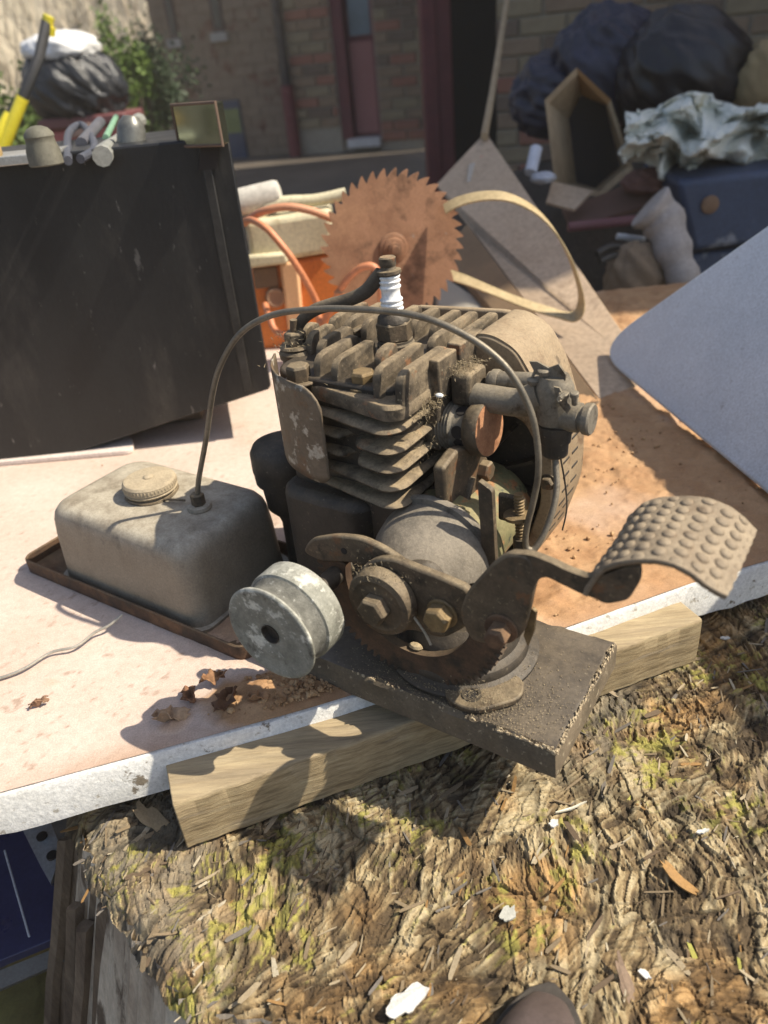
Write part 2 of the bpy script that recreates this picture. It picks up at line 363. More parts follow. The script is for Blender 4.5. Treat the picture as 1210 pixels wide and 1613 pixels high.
# maroon porch post and dark doorway
PX = [wl(x, 150, RP+RN*0-RD*.0, RD, RN)[0] for x in (672, 690, 716, 724, 790)]
t = MB(); q0 = atY(672, 200, 4.6); q1 = atY(716, 200, 4.6)
t.box(q0.x, q1.x, 4.6, 4.78, -.5, 2.6); t.box(q0.x+.05, q0.x+.075, 4.585, 4.6, -.5, 2.6); obj('porch_post', t, Mmaroon, house, bevel=.006)
t = MB(); q2 = atY(790, 200, 4.7); t.box(q1.x-.02, q2.x+.9, 5.0, 5.1, -.5, 2.6); obj('doorway_shade', t, Mdarkin, house)  # near-black panel; the deep doorway's shade is in its colour
t = MB(); t.box(2.6, 4.5, .82, 6.2, -.56, 3.7); obj('shade_wing', t, Mfar, house)  # unseen block added at the right to cast shade over the heap
r0 = wl(783, 100, RP, RD, RN)[0]
t = MB(); wall_box(t, r0, 2.4, -.55, 2.6, -.25, -.006, RP, RD, RN); obj('porch_wall', t, Mmortar, house)
n3 = bricks(r0, 1.42, -.30, .80, RP, RD, RN)
print('bricks', n1, n2, n3)

# ---------------------------------------------------------------- stump
OUT = catmull([(-.238,.40),(-.228,.335),(-.200,.288),(-.168,.243),(-.132,.212),(-.086,.196),(-.05,.16),(.03,.125),(.16,.11),(.30,.15),(.42,.28),(.46,.45),(.40,.62),(.10,.70),(-.14,.62),(-.225,.5)], 10, True) if False else None
_o = [Vector((x, y, 0)) for x, y in [(-.238,.40),(-.228,.335),(-.200,.288),(-.168,.243),(-.132,.212),(-.086,.196),(-.05,.16),(.03,.125),(.16,.11),(.30,.15),(.42,.28),(.46,.45),(.40,.62),(.10,.70),(-.14,.62),(-.225,.5)]]
OUT = catmull(_o, 10, True); SC = Vector((.1, .4, 0))
oa = np.array([math.atan2(p.y-SC.y, p.x-SC.x) for p in OUT]); orr = np.array([(p-SC).length for p in OUT]); od = np.argsort(oa); oa = oa[od]; orr = orr[od]
oa = np.concatenate([oa-2*PI, oa, oa+2*PI]); orr = np.concatenate([orr]*3)
ZS = -.054
def stump_height(x, y):
    th = (fbm(x*7, y*7, 1, 2)-.5)*3.2 + .9         # fibre direction
    wx = x+(fbm(x*60,y*60,41,3)-.5)*.006; wy = y+(fbm(x*60,y*60,47,3)-.5)*.006
    c, s = np.cos(th), np.sin(th)
    cc, ss = math.cos(.9), math.sin(.9)
    fib = np.zeros(x.shape); z = np.zeros(x.shape); tone = np.zeros(x.shape); edge = np.ones(x.shape)
    for k, (fl, fa, amp, sd) in enumerate(((9, 36, .0009, 5), (20, 110, .0010, 15), (42, 330, .0011, 25))):
        a = .9 + (k*.5-.4) + (fbm(x*9, y*9, 60+k, 2)-.5)*1.6
        # cells each keep one direction: rotate about the cell block centre
        _b1, _b2, bx, by, _dx, _dy = worley((wx+(fbm(x*25,y*25,140+k,3)-.5)*.05)*(15+6*k), (wy+(fbm(x*25,y*25,150+k,3)-.5)*.05)*(15+6*k), 160+k); ang = .95+(_h(bx, by, 90+k)-.5)*(1.5+.5*k); z += (_h(bx, by, 97+k)-.5)*.0022
        u = wx*np.cos(ang)+wy*np.sin(ang); v = -wx*np.sin(ang)+wy*np.cos(ang)
        if k: fib = fib+(fbm(u*(34+20*k), v*(330+240*k), 120+k, 3)-.5)
        b1, b2, ci, cj, dx, dy = worley(u*fl, v*fa, sd)
        hsh = _h(ci, cj, sd+40); t1 = _h(ci, cj, sd+41)-.5; t2 = _h(ci, cj, sd+42)-.5
        z += amp*((hsh-.5)*1.5 + t1*dx*1.4 + t2*dy*1.6)
        tone += (hsh-.5)*(.9 if k == 0 else 1.0 if k == 1 else .8); edge = np.minimum(edge, np.clip((b2-b1)*5, 0, 1)+.25*k)
        z -= amp*.7*(1-np.clip((b2-b1)*7, 0, 1))
        z += amp*.25*(fbm(u*fl*2, v*fa*7, sd+9, 3)-.5)
    z += (fbm(x*9, y*9, 77, 4)-.5)*.009+(np.abs(fbm(x*22,y*22,79,3)-.5)<.012)*-.0015 + (fbm(x*260, y*260, 78, 2)-.5)*.0012
    return z+fib*.0011, tone+fib*1.1, edge, fib
nx, ny = 780, 600
gx, gy = np.meshgrid(np.linspace(-.245, .42, nx), np.linspace(.10, .56, ny))
zz, tone, edge, fib = stump_height(gx, gy)
ang = np.arctan2(gy-SC.y, gx-SC.x); rad = np.hypot(gx-SC.x, gy-SC.y); rmax = np.interp(ang, oa, orr)+(fbm(gx*40, gy*40, 5, 3)-.5)*.02
fall = np.clip((rad-rmax+.03)/.03, 0, 1); zz = zz-fall**2*.016
Z = ZS+zz
# wood tints: grey weathered, brown, tan, ochre rot, lichen
pal = np.array([(.095,.064,.032),(.225,.158,.08),(.35,.265,.14),(.50,.41,.25)])
tt = np.clip((tone*.85+.5+(fbm(gx*120,gy*120,33,3)-.5)*.9), 0, .999)*3; i0 = tt.astype(int); fr = (tt-i0)[..., None]
col = pal[i0]*(1-fr)+pal[np.minimum(i0+1, 3)]*fr
och = np.clip((fbm(gx*16, gy*16, 51, 4)-.50)*7+np.clip((.02-gx)*2.6, 0, .8)-.25, 0, 1)[..., None]*.75; col = col*(1-och)+np.array((.34,.19,.065))*och*(.55+.9*np.clip(tt/3, 0, 1)[..., None])
gry = np.clip((fbm(gx*14+9, gy*14, 53, 4)-.52)*7, 0, 1)[..., None]*.7; col = col*(1-gry)+np.array((.25,.22,.165))*gry
lm = (fbm(gx*24+3, gy*24+8, 57, 4)-.575)*8; lf = fbm(gx*150, gy*150, 58, 3)
lich = np.clip(lm+fib*3, 0, 1)*np.clip((lf-.42)*7, 0, 1); lich = lich[..., None]*.9; col = col*(1-lich)+np.array((.37,.34,.075))*lich
col = col*(.35+.65*np.clip(edge, 0, 1))[..., None]  # colour darkened along the cell borders
inside = rad < rmax
idx = np.arange(nx*ny).reshape(ny, nx)
q = (inside[:-1,:-1] & inside[1:,:-1] & inside[:-1,1:] & inside[1:,1:])
fa = np.stack([idx[:-1,:-1], idx[:-1,1:], idx[1:,1:], idx[1:,:-1]], -1)[q]
stump = thing('tree_stump', 'broad weathered stump with flaky rotten top and yellow lichen', 'tree stump', (.1, .4, -.55))
sm = MB(); sm.v = np.stack([gx.ravel()-.1, gy.ravel()-.4, Z.ravel()+.55], -1).tolist(); sm.f = fa.tolist(); sm.c = np.concatenate([col.reshape(-1,3), np.ones((nx*ny,1))], 1)
Mst = mat('rotten_wood', [(.75,.72,.68),(1,1,1)], 300, .9, 0, .7, 500, vcol=1, bdist=.0012)
o = obj('stump_top', sm, Mst, stump, smooth=28, fast=True, local=True)
# side
def side(i, j):
    a = 2*PI*i; r = float(np.interp((a+PI) % (2*PI)-PI, oa, orr)); zz_ = -.062-(j**.8)*.48
    rr = r-.010-.003*math.sin(a*31+math.sin(j*3)*.6)*math.sin(a*17+1)-.0015*math.sin(a*157+j*.5)-.0010*math.sin(a*331+j)
    rr += (-.062-zz_)*.34*max(0, -math.cos(a))
    return Vector((.1+rr*math.cos(a), .4+rr*math.sin(a), zz_))
obj('trunk_side', MB().grid(side, 520, 14), mat('bare_trunk_wood', [(.36,.28,.20),(.52,.43,.32),(.60,.52,.40)], 30, .9, 0, .6, 160, [((.12,.085,.055), 40, .54, .62)], stretch=(1,1,.10), bdist=.003), stump)
Mbark = mat('stringy_bark', [(.075,.05,.033),(.16,.115,.075),(.24,.18,.12)], 60, .95, 0, .7, 200, stretch=(1,1,.12), bdist=.003)
for k in range(34):
    a = PI- .06 + k*.013 + random.uniform(-.008,.008)
    r = float(np.interp((a+PI) % (2*PI)-PI, oa, orr))+random.uniform(-.008,.007); wd = random.uniform(.0022,.0048)
    if 13 < k < 26 or (k > 26 and k % 2): continue
    pts = []; z0 = -.07-random.uniform(0, .035)
    tan = Vector((-math.sin(a), math.cos(a), 0)); nr = Vector((math.cos(a), math.sin(a), 0)); loops = []
    for q_ in range(9):
        p = Vector((.1, .4, 0))+nr*(r+random.uniform(-.002,.002)-.004+(-z0-.062+q_*.055)*.34*max(0, -math.cos(a)))+tan*random.uniform(-.002,.002)+Vector((0,0,z0-q_*.055)); ww = wd*random.uniform(.7,1.2)
        loops.append([p+tan*ww, p+nr*.006+tan*ww*.4, p+nr*.005-tan*ww*.4, p-tan*ww, p-nr*.006])
    obj('bark_strip', MB().loft(loops), Mbark, stump, smooth=30)
# loose splinters lying on the top
def zat(x, y):
    i = int(round((x+.245)/.665*(nx-1))); j = int(round((y-.10)/.46*(ny-1)))
    return float(Z[min(max(j,0),ny-1), min(max(i,0),nx-1)]), bool(inside[min(max(j,0),ny-1), min(max(i,0),nx-1)])
def flake(mb, cs, x, y, L, W, a, tilt, cr, th=.0007, lift=.0008, bend=.0):
    z0, ok = zat(x, y)
    if not ok: return
    R = Euler((random.uniform(-.25,.25), tilt, a)).to_matrix(); n = 7; up = []; dn_ = []
    prof = [(-.5, .1), (-.38, .48), (.15, .5), (.5, .30), (.42, -.32), (.05, -.5), (-.46, -.38)]
    for px, py in prof:
        q = Vector((px*L, py*W*random.uniform(.75,1.2), bend*px*px*L)); up.append(Vector((x,y,z0+lift+abs(math.sin(tilt))*L*.4))+R @ q); dn_.append(up[-1]-Vector((0,0,th)))
    mb.add(up+dn_, [tuple(range(n)), tuple(range(2*n-1, n-1, -1))]+[(i, n+i, n+(i+1)%n, (i+1)%n) for i in range(n)])
    cs += [(*cr, 1)]*(2*n)
fl = MB(); cs = []
fpal = [(.13,.09,.055),(.22,.165,.10),(.36,.29,.19),(.46,.40,.29),(.30,.17,.06),(.17,.15,.13),(.40,.38,.09)]
for k in range(1500):
    x = random.uniform(-.24,.36); y = random.uniform(.13,.46)
    L = random.choice((.004,.006,.009,.014))*random.uniform(.7,1.5); W = L*random.uniform(.07,.2)
    a = .95+random.gauss(0,.55)
    flake(fl, cs, x, y, L, W, a, random.gauss(0,.12), fpal[random.choices(range(7), [4,5,5,2,1.0,3,.25])[0]], .0006, .0002)
fl.c = np.array(cs)
o = obj('wood_splinters', fl, mat('splinter_wood', [(.8,.78,.74),(1,1,1)], 400, .9, 0, .3, 600, vcol=1, bdist=.0005), smooth=0, fast=True)
tag(o, 'small grey and brown splinters scattered over the stump top', 'splinters', None, 'stuff')
def one_flake(name, px, L, W, a, label, cat, c, tilt=.1, th=.0012, group=None, rough=.8):
    p = atz(px[0], px[1], ZS); f_ = MB(); z0, ok = zat(p.x, p.y); nn = 22; up = []; R_ = Euler((random.uniform(-.15,.15), tilt, a)).to_matrix(); ph = random.uniform(0, 6)
    for k in range(nn):
        t_ = 2*PI*k/nn; r_ = .5*(1+.22*math.sin(2*t_+ph)+.14*math.sin(5*t_+ph*2)+random.uniform(-.12,.12)); x_ = math.cos(t_)*r_; y_ = math.sin(t_)*r_
        up.append(p.to_3d()*0+Vector((p.x, p.y, z0+.0035))+R_ @ Vector((x_*L, y_*W, .25*x_*x_*L+.1*abs(y_)*W)))
    f_.loft([up, [q_-Vector((0,0,th)) for q_ in up]])
    return tag(obj(name, f_, mat(name+'_surface', [tuple(x*.85 for x in c), c], 200, rough, 0, .2, 300), smooth=0), label, cat, group)
WHITE = (.62,.61,.58)
one_flake('paint_chip', (640,1580), .0205, .0125, .75, 'largest white paint chip at the lower edge of the stump', 'paint chip', WHITE, group='white paint chips')
one_flake('paint_chip', (872,1303), .0065, .0045, .2, 'small square white chip beside the pale straw below the board', 'paint chip', WHITE, group='white paint chips')
one_flake('paint_chip', (1105,1316), .007, .003, .3, 'flaked whitish chip on the stump below the rusty pedal', 'paint chip', (.62,.62,.58), group='white paint chips')
one_flake('paint_chip', (1016,1532), .0075, .003, 2.2, 'oval white chip near the brown shoe toe', 'paint chip', (.74,.73,.70), group='white paint chips')
one_flake('paint_chip', (1140,1015), .006, .003, .1, 'tiny white chip on the stump close to the timber end', 'paint chip', WHITE, group='white paint chips')
one_flake('straw', (900,1275), .019, .0016, .35, 'pale straw lying on the stump beside the black board corner', 'straw', (.66,.62,.5))
one_flake('bark_flake', (1068,1385), .028, .0055, -.95, 'orange brown curled bark flake on the right of the stump', 'bark flake', (.34,.19,.065), .2)
one_flake('bark_flake', (985,1545), .024, .006, -1.4, 'grey brown bark flake standing near the shoe toe', 'bark flake', (.22,.15,.10), .3)
one_flake('bark_flake', (240,1290), .03, .011, -.7, 'tan curled bark flake beside the sawn timber end', 'bark flake', (.38,.28,.16), .35)
one_flake('bark_flake', (800,1440), .013, .006, .8, 'whitish lichen scrap in the middle of the stump', 'lichen scrap', (.40,.40,.36), .1)
one_flake('bark_flake', (955,1090), .016, .004, -.9, 'long grey splinter below the lit edge of the black board', 'splinter', (.34,.27,.18), .2)

# ---------------------------------------------------------------- table
EDGE = catmull([atz(-160,1287,0), atz(0,1248,0), atz(391,1142,0), atz(560,1093,0), atz(894,987,0), atz(1091,918,0), atz(1280,862,0), atz(1500,790,0)], 8)
ex = np.array([p.x for p in EDGE]); ey = np.array([p.y for p in EDGE])
table = thing('work_table', 'low table with dirty pinkish painted top and peeling white edge', 'table', (.1, .75, -.55))
TX0, TX1, TY1 = -.62, .62, 1.22
def dirtmask(x, y):
    pc_ = np.exp(-(((x+.085)/.06)**2+((y-.372)/.022)**2)*.9)*1.5+(fbm(x*45, y*45, 72, 3)-.5)*1.2-.35
    return np.maximum(np.clip((x-(-.16)-(y-.55)*.15)*3.2+(fbm(x*9, y*9, 71, 4)-.5)*2.2, 0, 1)*np.clip((y-.40)*30+x*10+1, 0, 1), np.clip(pc_*3, 0, 1))
nxt, nyt = 640, 460
ti, tj = np.meshgrid(np.linspace(0,1,nxt), np.linspace(0,1,nyt)); tx = TX0+(TX1-TX0)*ti; ye = np.interp(tx, ex, ey); ty = ye+(TY1-ye)*tj**1.4
dm = dirtmask(tx, ty)
tz = dm*(.0012+.006*np.clip(fbm(tx*34, ty*34, 73, 5)-.44, 0, 1)*1.8+.0045*np.clip(fbm(tx*120, ty*120, 75, 4)-.47, 0, 1)) + .0006*np.clip(fbm(tx*60,ty*60,79,3)-.5,0,1)
tz = tz*np.clip((ty-ye)/.012, 0, 1)
pink = np.array((.68,.565,.49)); pk2 = np.array((.60,.47,.39)); sand = np.array((.47,.285,.145)); snd2 = np.array((.36,.19,.085)); pale=np.array((.62,.50,.42))
n_a = np.clip(fbm(tx*14, ty*14, 81, 5)*2-.5, 0, 1)[..., None]; n_b = np.clip(fbm(tx*50, ty*50, 83, 4)*2.4-.7, 0, 1)[..., None]
base = pk2*n_a+pink*(1-n_a); pl_ = np.clip((fbm(tx*5+2,ty*5,85,3)-.5)*5,0,1)[...,None]*.6; base = base*(1-pl_)+pale*pl_
dirtc = sand*(1-n_b*.7)+snd2*n_b*.7; d3 = dm[..., None]; tcol = base*(1-d3)+dirtc*d3
sp = (np.clip((fbm(tx*210, ty*210, 87, 3)-.70)*9, 0, 1)*np.clip(fbm(tx*12,ty*12,91,3)*3-1,0,1))[..., None]; tcol = tcol*(1-sp*.5)+np.array((.24,.14,.08))*sp*.5
ed = np.clip(1-(ty-ye)/.02, 0, 1)[..., None]*np.clip((fbm(tx*25,ty*25,89,3)-.3)*3,0,1)[..., None]; tcol = tcol*(1-ed*.6)+np.array((.36,.21,.12))*ed*.6
tm = MB(); tm.v = np.stack([tx.ravel()-.1, ty.ravel()-.75, tz.ravel()+.55], -1).tolist()
ii = np.arange(nxt*nyt).reshape(nyt, nxt); tm.f = np.stack([ii[:-1,:-1], ii[:-1,1:], ii[1:,1:], ii[1:,:-1]], -1).reshape(-1,4).tolist()
tm.c = np.concatenate([tcol.reshape(-1,3), np.ones((nxt*nyt,1))], 1)
obj('table_top', tm, mat('dirty_painted_top', [(.86,.84,.82),(1,1,1)], 160, .8, 0, .4, 400, vcol=1, bdist=.0008), table, smooth=40, fast=True, local=True)
# edge band (white peeling paint), slightly proud and uneven
Mwhite = mat('peeling_white_paint', [(.66,.65,.61),(.80,.79,.76)], 30, .7, 0, .5, 160, [((.20,.165,.12), 55, .62, .66), ((.42,.38,.31), 140, .60, .68)], bdist=.002)
loops = []
for p in EDGE:
    j1 = .0012*math.sin(p.x*90)+.0008*math.sin(p.x*233)
    loops.append([Vector((p.x, p.y+.004, -.0005+j1*.4)), Vector((p.x, p.y-.0015, -.0012+j1*.4)), Vector((p.x, p.y-.003, -.004)), Vector((p.x, p.y-.003, -.033+j1)), Vector((p.x, p.y+.012, -.035+j1)), Vector((p.x, p.y+.012, -.002))])
obj('edge_band', MB().loft(loops), Mwhite, table, smooth=40)
t = MB()
for k in range(len(EDGE)-1):
    a, b = EDGE[k], EDGE[k+1]
    t.hexa([Vector((a.x,a.y+.013,-.034)), Vector((b.x,b.y+.013,-.034)), Vector((b.x,TY1,-.034)), Vector((a.x,TY1,-.034))], [Vector((a.x,a.y+.013,-.003)), Vector((b.x,b.y+.013,-.003)), Vector((b.x,TY1,-.003)), Vector((a.x,TY1,-.003))])
obj('table_slab', t, mat('table_wood', [(.2,.14,.09),(.3,.22,.14)], 20), table, smooth=0)
for x, y in ((-.5,.42), (.55,.75), (-.5,1.1), (.5,1.1)):
    t = MB().box(x-.02, x+.02, y-.02, y+.02, -.55, -.0345); obj('table_leg', t, mat('leg_wood', [(.1,.075,.05)], 20), table)
# dirt clods
cl = MB()
for k in range(6900):
    x, y = (random.uniform(-.3,.5), random.uniform(.38,1.05)) if k < 6000 else (random.gauss(-.085,.035), random.gauss(.375,.012)); ye_ = float(np.interp(x, ex, ey))
    if y < ye_+.006: continue
    m_ = float(dirtmask(np.array(x), np.array(y)))
    if random.random() > m_+.03 or random.random() > max(.05, (float(fbm(np.array(x*16), np.array(y*16), 95, 3))-.42)*5): continue
    r = random.choice((.0004,.0006,.0008,.0011,.0018))*(1.3 if k > 6000 else 1)*random.uniform(.6,1.3)
    cl.ball((x, y, .0022+r*.4), r, 6, random.uniform(.7,1.3), random.uniform(.7,1.3), .8, Euler((random.random(), random.random(), random.random()*6)).to_matrix())
o = obj('dirt', cl, mat('crumbled_rust_dirt', [(.16,.08,.035),(.42,.25,.12),(.52,.36,.2)], 90, .95, 0, .5, 400), smooth=40); tag(o, 'loose rusty dirt and crumbs spread over the table top', 'dirt', None, 'stuff')
# dead leaf scraps by the table edge under the pulley
def leaf(px, sz, a, label, c, z=.004):
    p = atz(*px, z)
    def fn(i, j):
        x = (i-.5)*sz*(1+.12*math.sin(j*9+px[0])); wv = math.sin(PI*min(max(i,.02),.98))**.5*(.75+.35*math.sin(i*23+px[1])*math.sin(i*11)); y = (j-.5)*sz*.62*wv*(1+.25*math.sin(i*17)); q = Vector((x, y, sz*(.20*math.sin(i*6+px[0])*math.cos(j*5)+.45*abs(j-.5)**1.4)))
        return p+Euler((random.uniform(-.02,.02)+.3*math.sin(px[0]), .25*math.cos(px[1]), a)).to_matrix() @ q
    o = obj('leaf_scrap', MB().grid(fn, 14, 9), mat('dry_leaf', [tuple(x*.6 for x in c), c], 90, .8, 0, .5, 200), smooth=60)
    md = o.modifiers.new('thick', 'SOLIDIFY'); md.thickness = .0007; tag(o, label, 'leaf scrap', 'dry leaf scraps by the white edge'); return o
leaf((335,1068), .017, .5, 'dry brown leaf scrap standing highest of the scraps beside the pulley shadow', (.33,.17,.08), .006)
leaf((270,1130), .022, .2, 'pale tan leaf scrap nearest the white table edge', (.50,.33,.2))
leaf((355,1105), .023, 1.1, 'dark curled leaf scrap in the shadow under the pulley', (.16,.075,.035))
leaf((408,1098), .014, .1, 'small orange leaf scrap in the shadow beside the sawn timber', (.46,.25,.12), .005)
leaf((300,1095), .016, 2.0, 'brown leaf scrap lying between the pale and the dark scraps', (.25,.12,.06))
leaf((62,1108), .012, .4, 'small brown scrap alone on the pink tabletop', (.3,.17,.1), .003)
# bent wire
wp = [atz(-60,1082,.002), atz(0,1068,.003), atz(40,1052,.004), atz(80,1028,.004), atz(120,1018,.005), atz(150,996,.006), atz(172,985,.008), atz(193,968,.012)]
tag(obj('bent_wire', MB().tube(catmull(wp, 6), .0011, 8), mat('galvanised_wire', [(.35,.33,.28),(.5,.47,.4)], 90, .45, .5, .2, 300)), 'thin bent wire lying on the pink tabletop', 'wire')

# ---------------------------------------------------------------- timber under the board
tdir = (atz(610,1150,-.012)-atz(275,1268,-.012)).normalized(); tn = Vector((-tdir.y, tdir.x, 0)); p0 = atz(272,1270,-.012); LT = (atz(1098,968,-.012)-p0).length
nl = 60; loops = []
for k in range(nl+1):
    s_ = LT*k/nl; w0 = .0004*math.sin(k*1.7)+.0003*math.sin(k*.6); q = lambda b, z: p0+tdir*s_+tn*b+Vector((0,0,z))
    loops.append([q(w0, -.0405), q(w0-.0004, -.022), q(w0, -.0015), q(.0015, 0), q(.020, .0003*math.sin(k)), q(.0375, 0), q(.039, -.0015), q(.039, -.0405)])
tb = MB().loft(loops)
Mtim = mat('weathered_pine', [(.17,.12,.06),(.32,.24,.13),(.42,.33,.19)], 120, .85, 0, .6, 300, [((.16,.12,.07), 26, .55, .70), ((.21,.185,.16), 20, .55, .7)], (.42,.34,.23), .5, stretch=(.07,1.0,2.6), bdist=.0012)
o = obj('sawn_timber', tb, Mtim, smooth=40, bevel=.0008); tag(o, 'squared pine timber lying on the stump under the black board', 'timber')
o.rotation_euler = (0,0,0)

# ---------------------------------------------------------------- the engine
ENG = thing('kick_start_engine', 'old rusty kick start engine bolted to a black board and tray', 'engine', O, EANG); ENG['_local'] = 1
def part(name, mb, m, parent=None, bevel=0, smooth=35, **k): return obj(name, mb, M[m] if isinstance(m, str) else m, parent or ENG, bevel, smooth, local=True, **k)
# board
nb = 36; loops = []
bl = rrect(-.222, .002, 0, .104, .004, 2)
bmb = MB(); rj = lambda s: random.uniform(-s, s)
for z, ins in ((0,.0015),(.001,0),(.0185,0),(.0215,.0016),(.022,.003)):
    lp = []
    for (a, b) in [( -.222+.224*k/30, 0) for k in range(31)] + [(.002, .104*k/16) for k in range(1,17)] + [(.002-.224*k/30, .104) for k in range(1,31)] + [(-.222, .104-.104*k/16) for k in range(1,16)]:
        cx, cy = -.11, .052; ja = (random.random()**3)*.0022 if z > .018 else 0
        lp.append(Vector((a+(ins+ja)*(1 if a < -.2215 else -1 if a > .0015 else 0), b+(ins+ja)*(1 if b < .0001 else -1 if b > .1035 else 0), z-ja*.4)))
    loops.append(lp)
bo = part('base_board', MB().loft(loops), 'board', smooth=30); bo.data.materials.append(M['boardedge'])
for pl in bo.data.polygons: pl.material_index = 0 if pl.normal.z > .75 else 1
ch = MB()
for k in range(300):
    if k < 190: a, b = .0012+random.gauss(0,.0006), random.uniform(.0,.102)
    elif k < 250: a, b = random.uniform(-.035,.001), .0012+random.gauss(0,.0006)
    else: a, b = random.uniform(-.14,0), .0012+random.gauss(0,.0005)
    L = random.uniform(.0006,.0026); ww = L*random.uniform(.25,.6); an = (PI/2 if k < 190 else 0)+random.gauss(0,.3); c_, s_ = math.cos(an), math.sin(an); zb_ = .0212+random.uniform(-.0012,.0008); up = []
    for px, py in ((-.5,0),(-.1,.5),(.5,.2),(.4,-.3),(-.2,-.5)): up.append(Vector((a+c_*px*L-s_*py*ww, b+s_*px*L+c_*py*ww, zb_+.0009+random.uniform(-.0003,.0004))))
    ch.loft([up, [p-Vector((0,0,.0012)) for p in up]])
o = part('edge_splinters', ch, mat('raw_board_fibre', [(.36,.28,.18),(.52,.43,.29)], 200, .9), bo, smooth=0); o['kind'] = 'stuff'
hb = MB(); p = ez(748,1131,.0221); hb.lathe((p.x,p.y,.0215), (0,0,1), [(0,.003),(.0009,.0036),(.0009,.0026),(-.0,.0024)], 20, False); part('bolt_hole', hb, 'dark')
t = MB().lathe((p.x,p.y,.0216), (0,0,1), [(0,.0026),(.0006,.0026)], 20); part('hole_shadow_plug', t, Mdarkin) if False else None
# tray
t = MB(); T0, T1, TV0, TV1 = -.481, -.2235, -.010, .112
t.prism(rrect(T0, T1, TV0, TV1, .010), UV, .0005, .0022)
ro, ri = rrect(T0, T1, TV0, TV1, .010), rrect(T0+.0022, T1-.0022, TV0+.0022, TV1-.0022, .008)
t.loft([[UV(a,b,.0018) for a,b in ro], [UV(a,b,.0125) for a,b in ro], [UV(a,b,.0135) for a,b in rrect(T0+.001,T1-.001,TV0+.001,TV1-.001,.009)], [UV(a,b,.0125) for a,b in ri], [UV(a,b,.0018) for a,b in ri]], False)
part('drip_tray', t, 'rust', smooth=40)
# tank
def rl(d, z, r): return [UV(a, b, z) for a, b in rrect(-.437+d, -.272-d, -.003+d, .102-d, r, 8)]
tk = [(-.003,.0025,.014),(-.003,.005,.014),(0,.0055,.014),(.0004,.012,.015),(.0014,.046,.016),(.0024,.060,.017),(.0036,.0655,.0175),(.0060,.0697,.018),(.0095,.0720,.017),(.015,.0730,.014),(.030,.0733,.008)]
tank = part('fuel_tank', MB().loft([rl(d, z, r) for d, z, r in tk]), 'tank', smooth=50)
cp = ez(240,776,.0735); ck = (.0735)
prof = [(0,.0172),(.001,.0195),(.0022,.0195),(.0028,.0172),(.0045,.0172),(.0048,.0205),(.0062,.0213),(.0066,.0205),(.0078,.0205),(.0082,.0213),(.0128,.0210),(.0145,.0195),(.015,.017),(.0146,.013),(.0152,.011),(.0152,.0)]
t = MB(); t.lathe((cp.x,cp.y,ck-.001), (0,0,1), prof, 64); capo = part('fuel_cap', t, 'cap', tank, smooth=30)
t = MB().ball((cp.x,cp.y,ck+.0146), .004, 12, 1, 1, .35); part('cap_vent', t, 'cap', tank)
t = MB()
for k in range(48):
    a = 2*PI*k/48; d = Vector((math.cos(a), math.sin(a), 0)); t.ball(Vector((cp.x,cp.y,ck+.0095))+d*.0208, .0009, 6, 1, 1, 2.4)
part('cap_knurling', t, 'cap', tank)
t = MB(); t.tube([Vector((cp.x+.0205*math.cos(a), cp.y+.0205*math.sin(a), ck+.001+.0006*math.sin(a*3))) for a in [2*PI*k/40 for k in range(40)]], .0012, 6, True)
t.tube(catmull([(cp.x+.02,cp.y-.006,ck+.0015),(cp.x+.03,cp.y-.004,ck+.003),(cp.x+.038,cp.y-.0,ck+.002)],6), .0009, 6); part('cap_wire', t, 'iron', tank)
np_ = ez(315,800,.0735)
t = MB().lathe((np_.x,np_.y,.073), (0,0,1), [(0,.009),(.0012,.0095),(.0035,.0088),(.004,.006)], 28); part('outlet_flange', t, 'tank', tank)
t = MB().lathe((np_.x,np_.y,.0768), (0,0,1), [(0,.0055),(.0085,.0055),(.0095,.0045)], 6); part('line_nut', t, 'iron', tank, smooth=0, bevel=.0004)
# fuel line
end = ev(833,866,.085); A = Vector((np_.x,np_.y,.085))
nrm = (Vector((end.x,end.y,0))-Vector((A.x,A.y,0))).normalized().cross(Vector((0,0,1)))
Aw = O+e1*A.x+e2*A.y; nw = e1*nrm.x+e2*nrm.y
def on(x, y): return toE(atplane(x, y, Aw, nw))
lp = [A-Vector((0,0,.004)), on(313,757), on(325,690), on(335,620), on(349,572), on(380,524), on(430,496), on(500,487), on(560,487), on(640,494), on(700,512), on(760,545), on(805,588), on(835,645), on(846,695), on(848,745), on(840,790), on(830,830), on(828,858), on(836,868)]
part('fuel_line', MB().tube(catmull(lp, 8), .0020, 10), 'line', smooth=60)
# crankcase
t = MB(); cu, cv, cz = -.108, .045, .079
t.lathe((cu,.05,cz), (0,1,0), [(0,.030),(.018,.030),(.0185,.040),(.034,.040),(.036,.032),(.095,.032)], 48); crank = part('crankcase', t, 'green', smooth=40)
t = MB().lathe((cu,.010,cz), (0,1,0), [(0,.0),(.0002,.006),(.003,.014),(.010,.021),(.020,.0285),(.030,.0340),(.040,.0378),(.050,.0400),(.0525,.0405),(.053,.0440),(.0545,.0448),(.0575,.0448),(.059,.043)], 72); part('crankcase_cover', t, 'cover', crank, smooth=50)
t = MB().box(-.16,-.115,.062,.14,.08,.115); part('cylinder_seat', t, 'dark', crank, bevel=.004)
t = MB(); t.prism(roundpoly([(-.071,.03),(-.062,.03),(-.066,.14),(-.075,.145)], .002), UZ, .062, .066); part('side_strap', t, 'iron', crank)
fc = (-.084, .054)
t = MB().lathe((fc[0],fc[1],.022), (0,0,1), [(0,.0485),(.0028,.049),(.0042,.0475),(.005,.0445),(.0065,.0425),(.0105,.0425),(.0125,.0415),(.0135,.0385),(.0145,.037),(.024,.0365),(.03,.034),(.036,.028)], 72); part('round_base', t, 'dark', smooth=40)
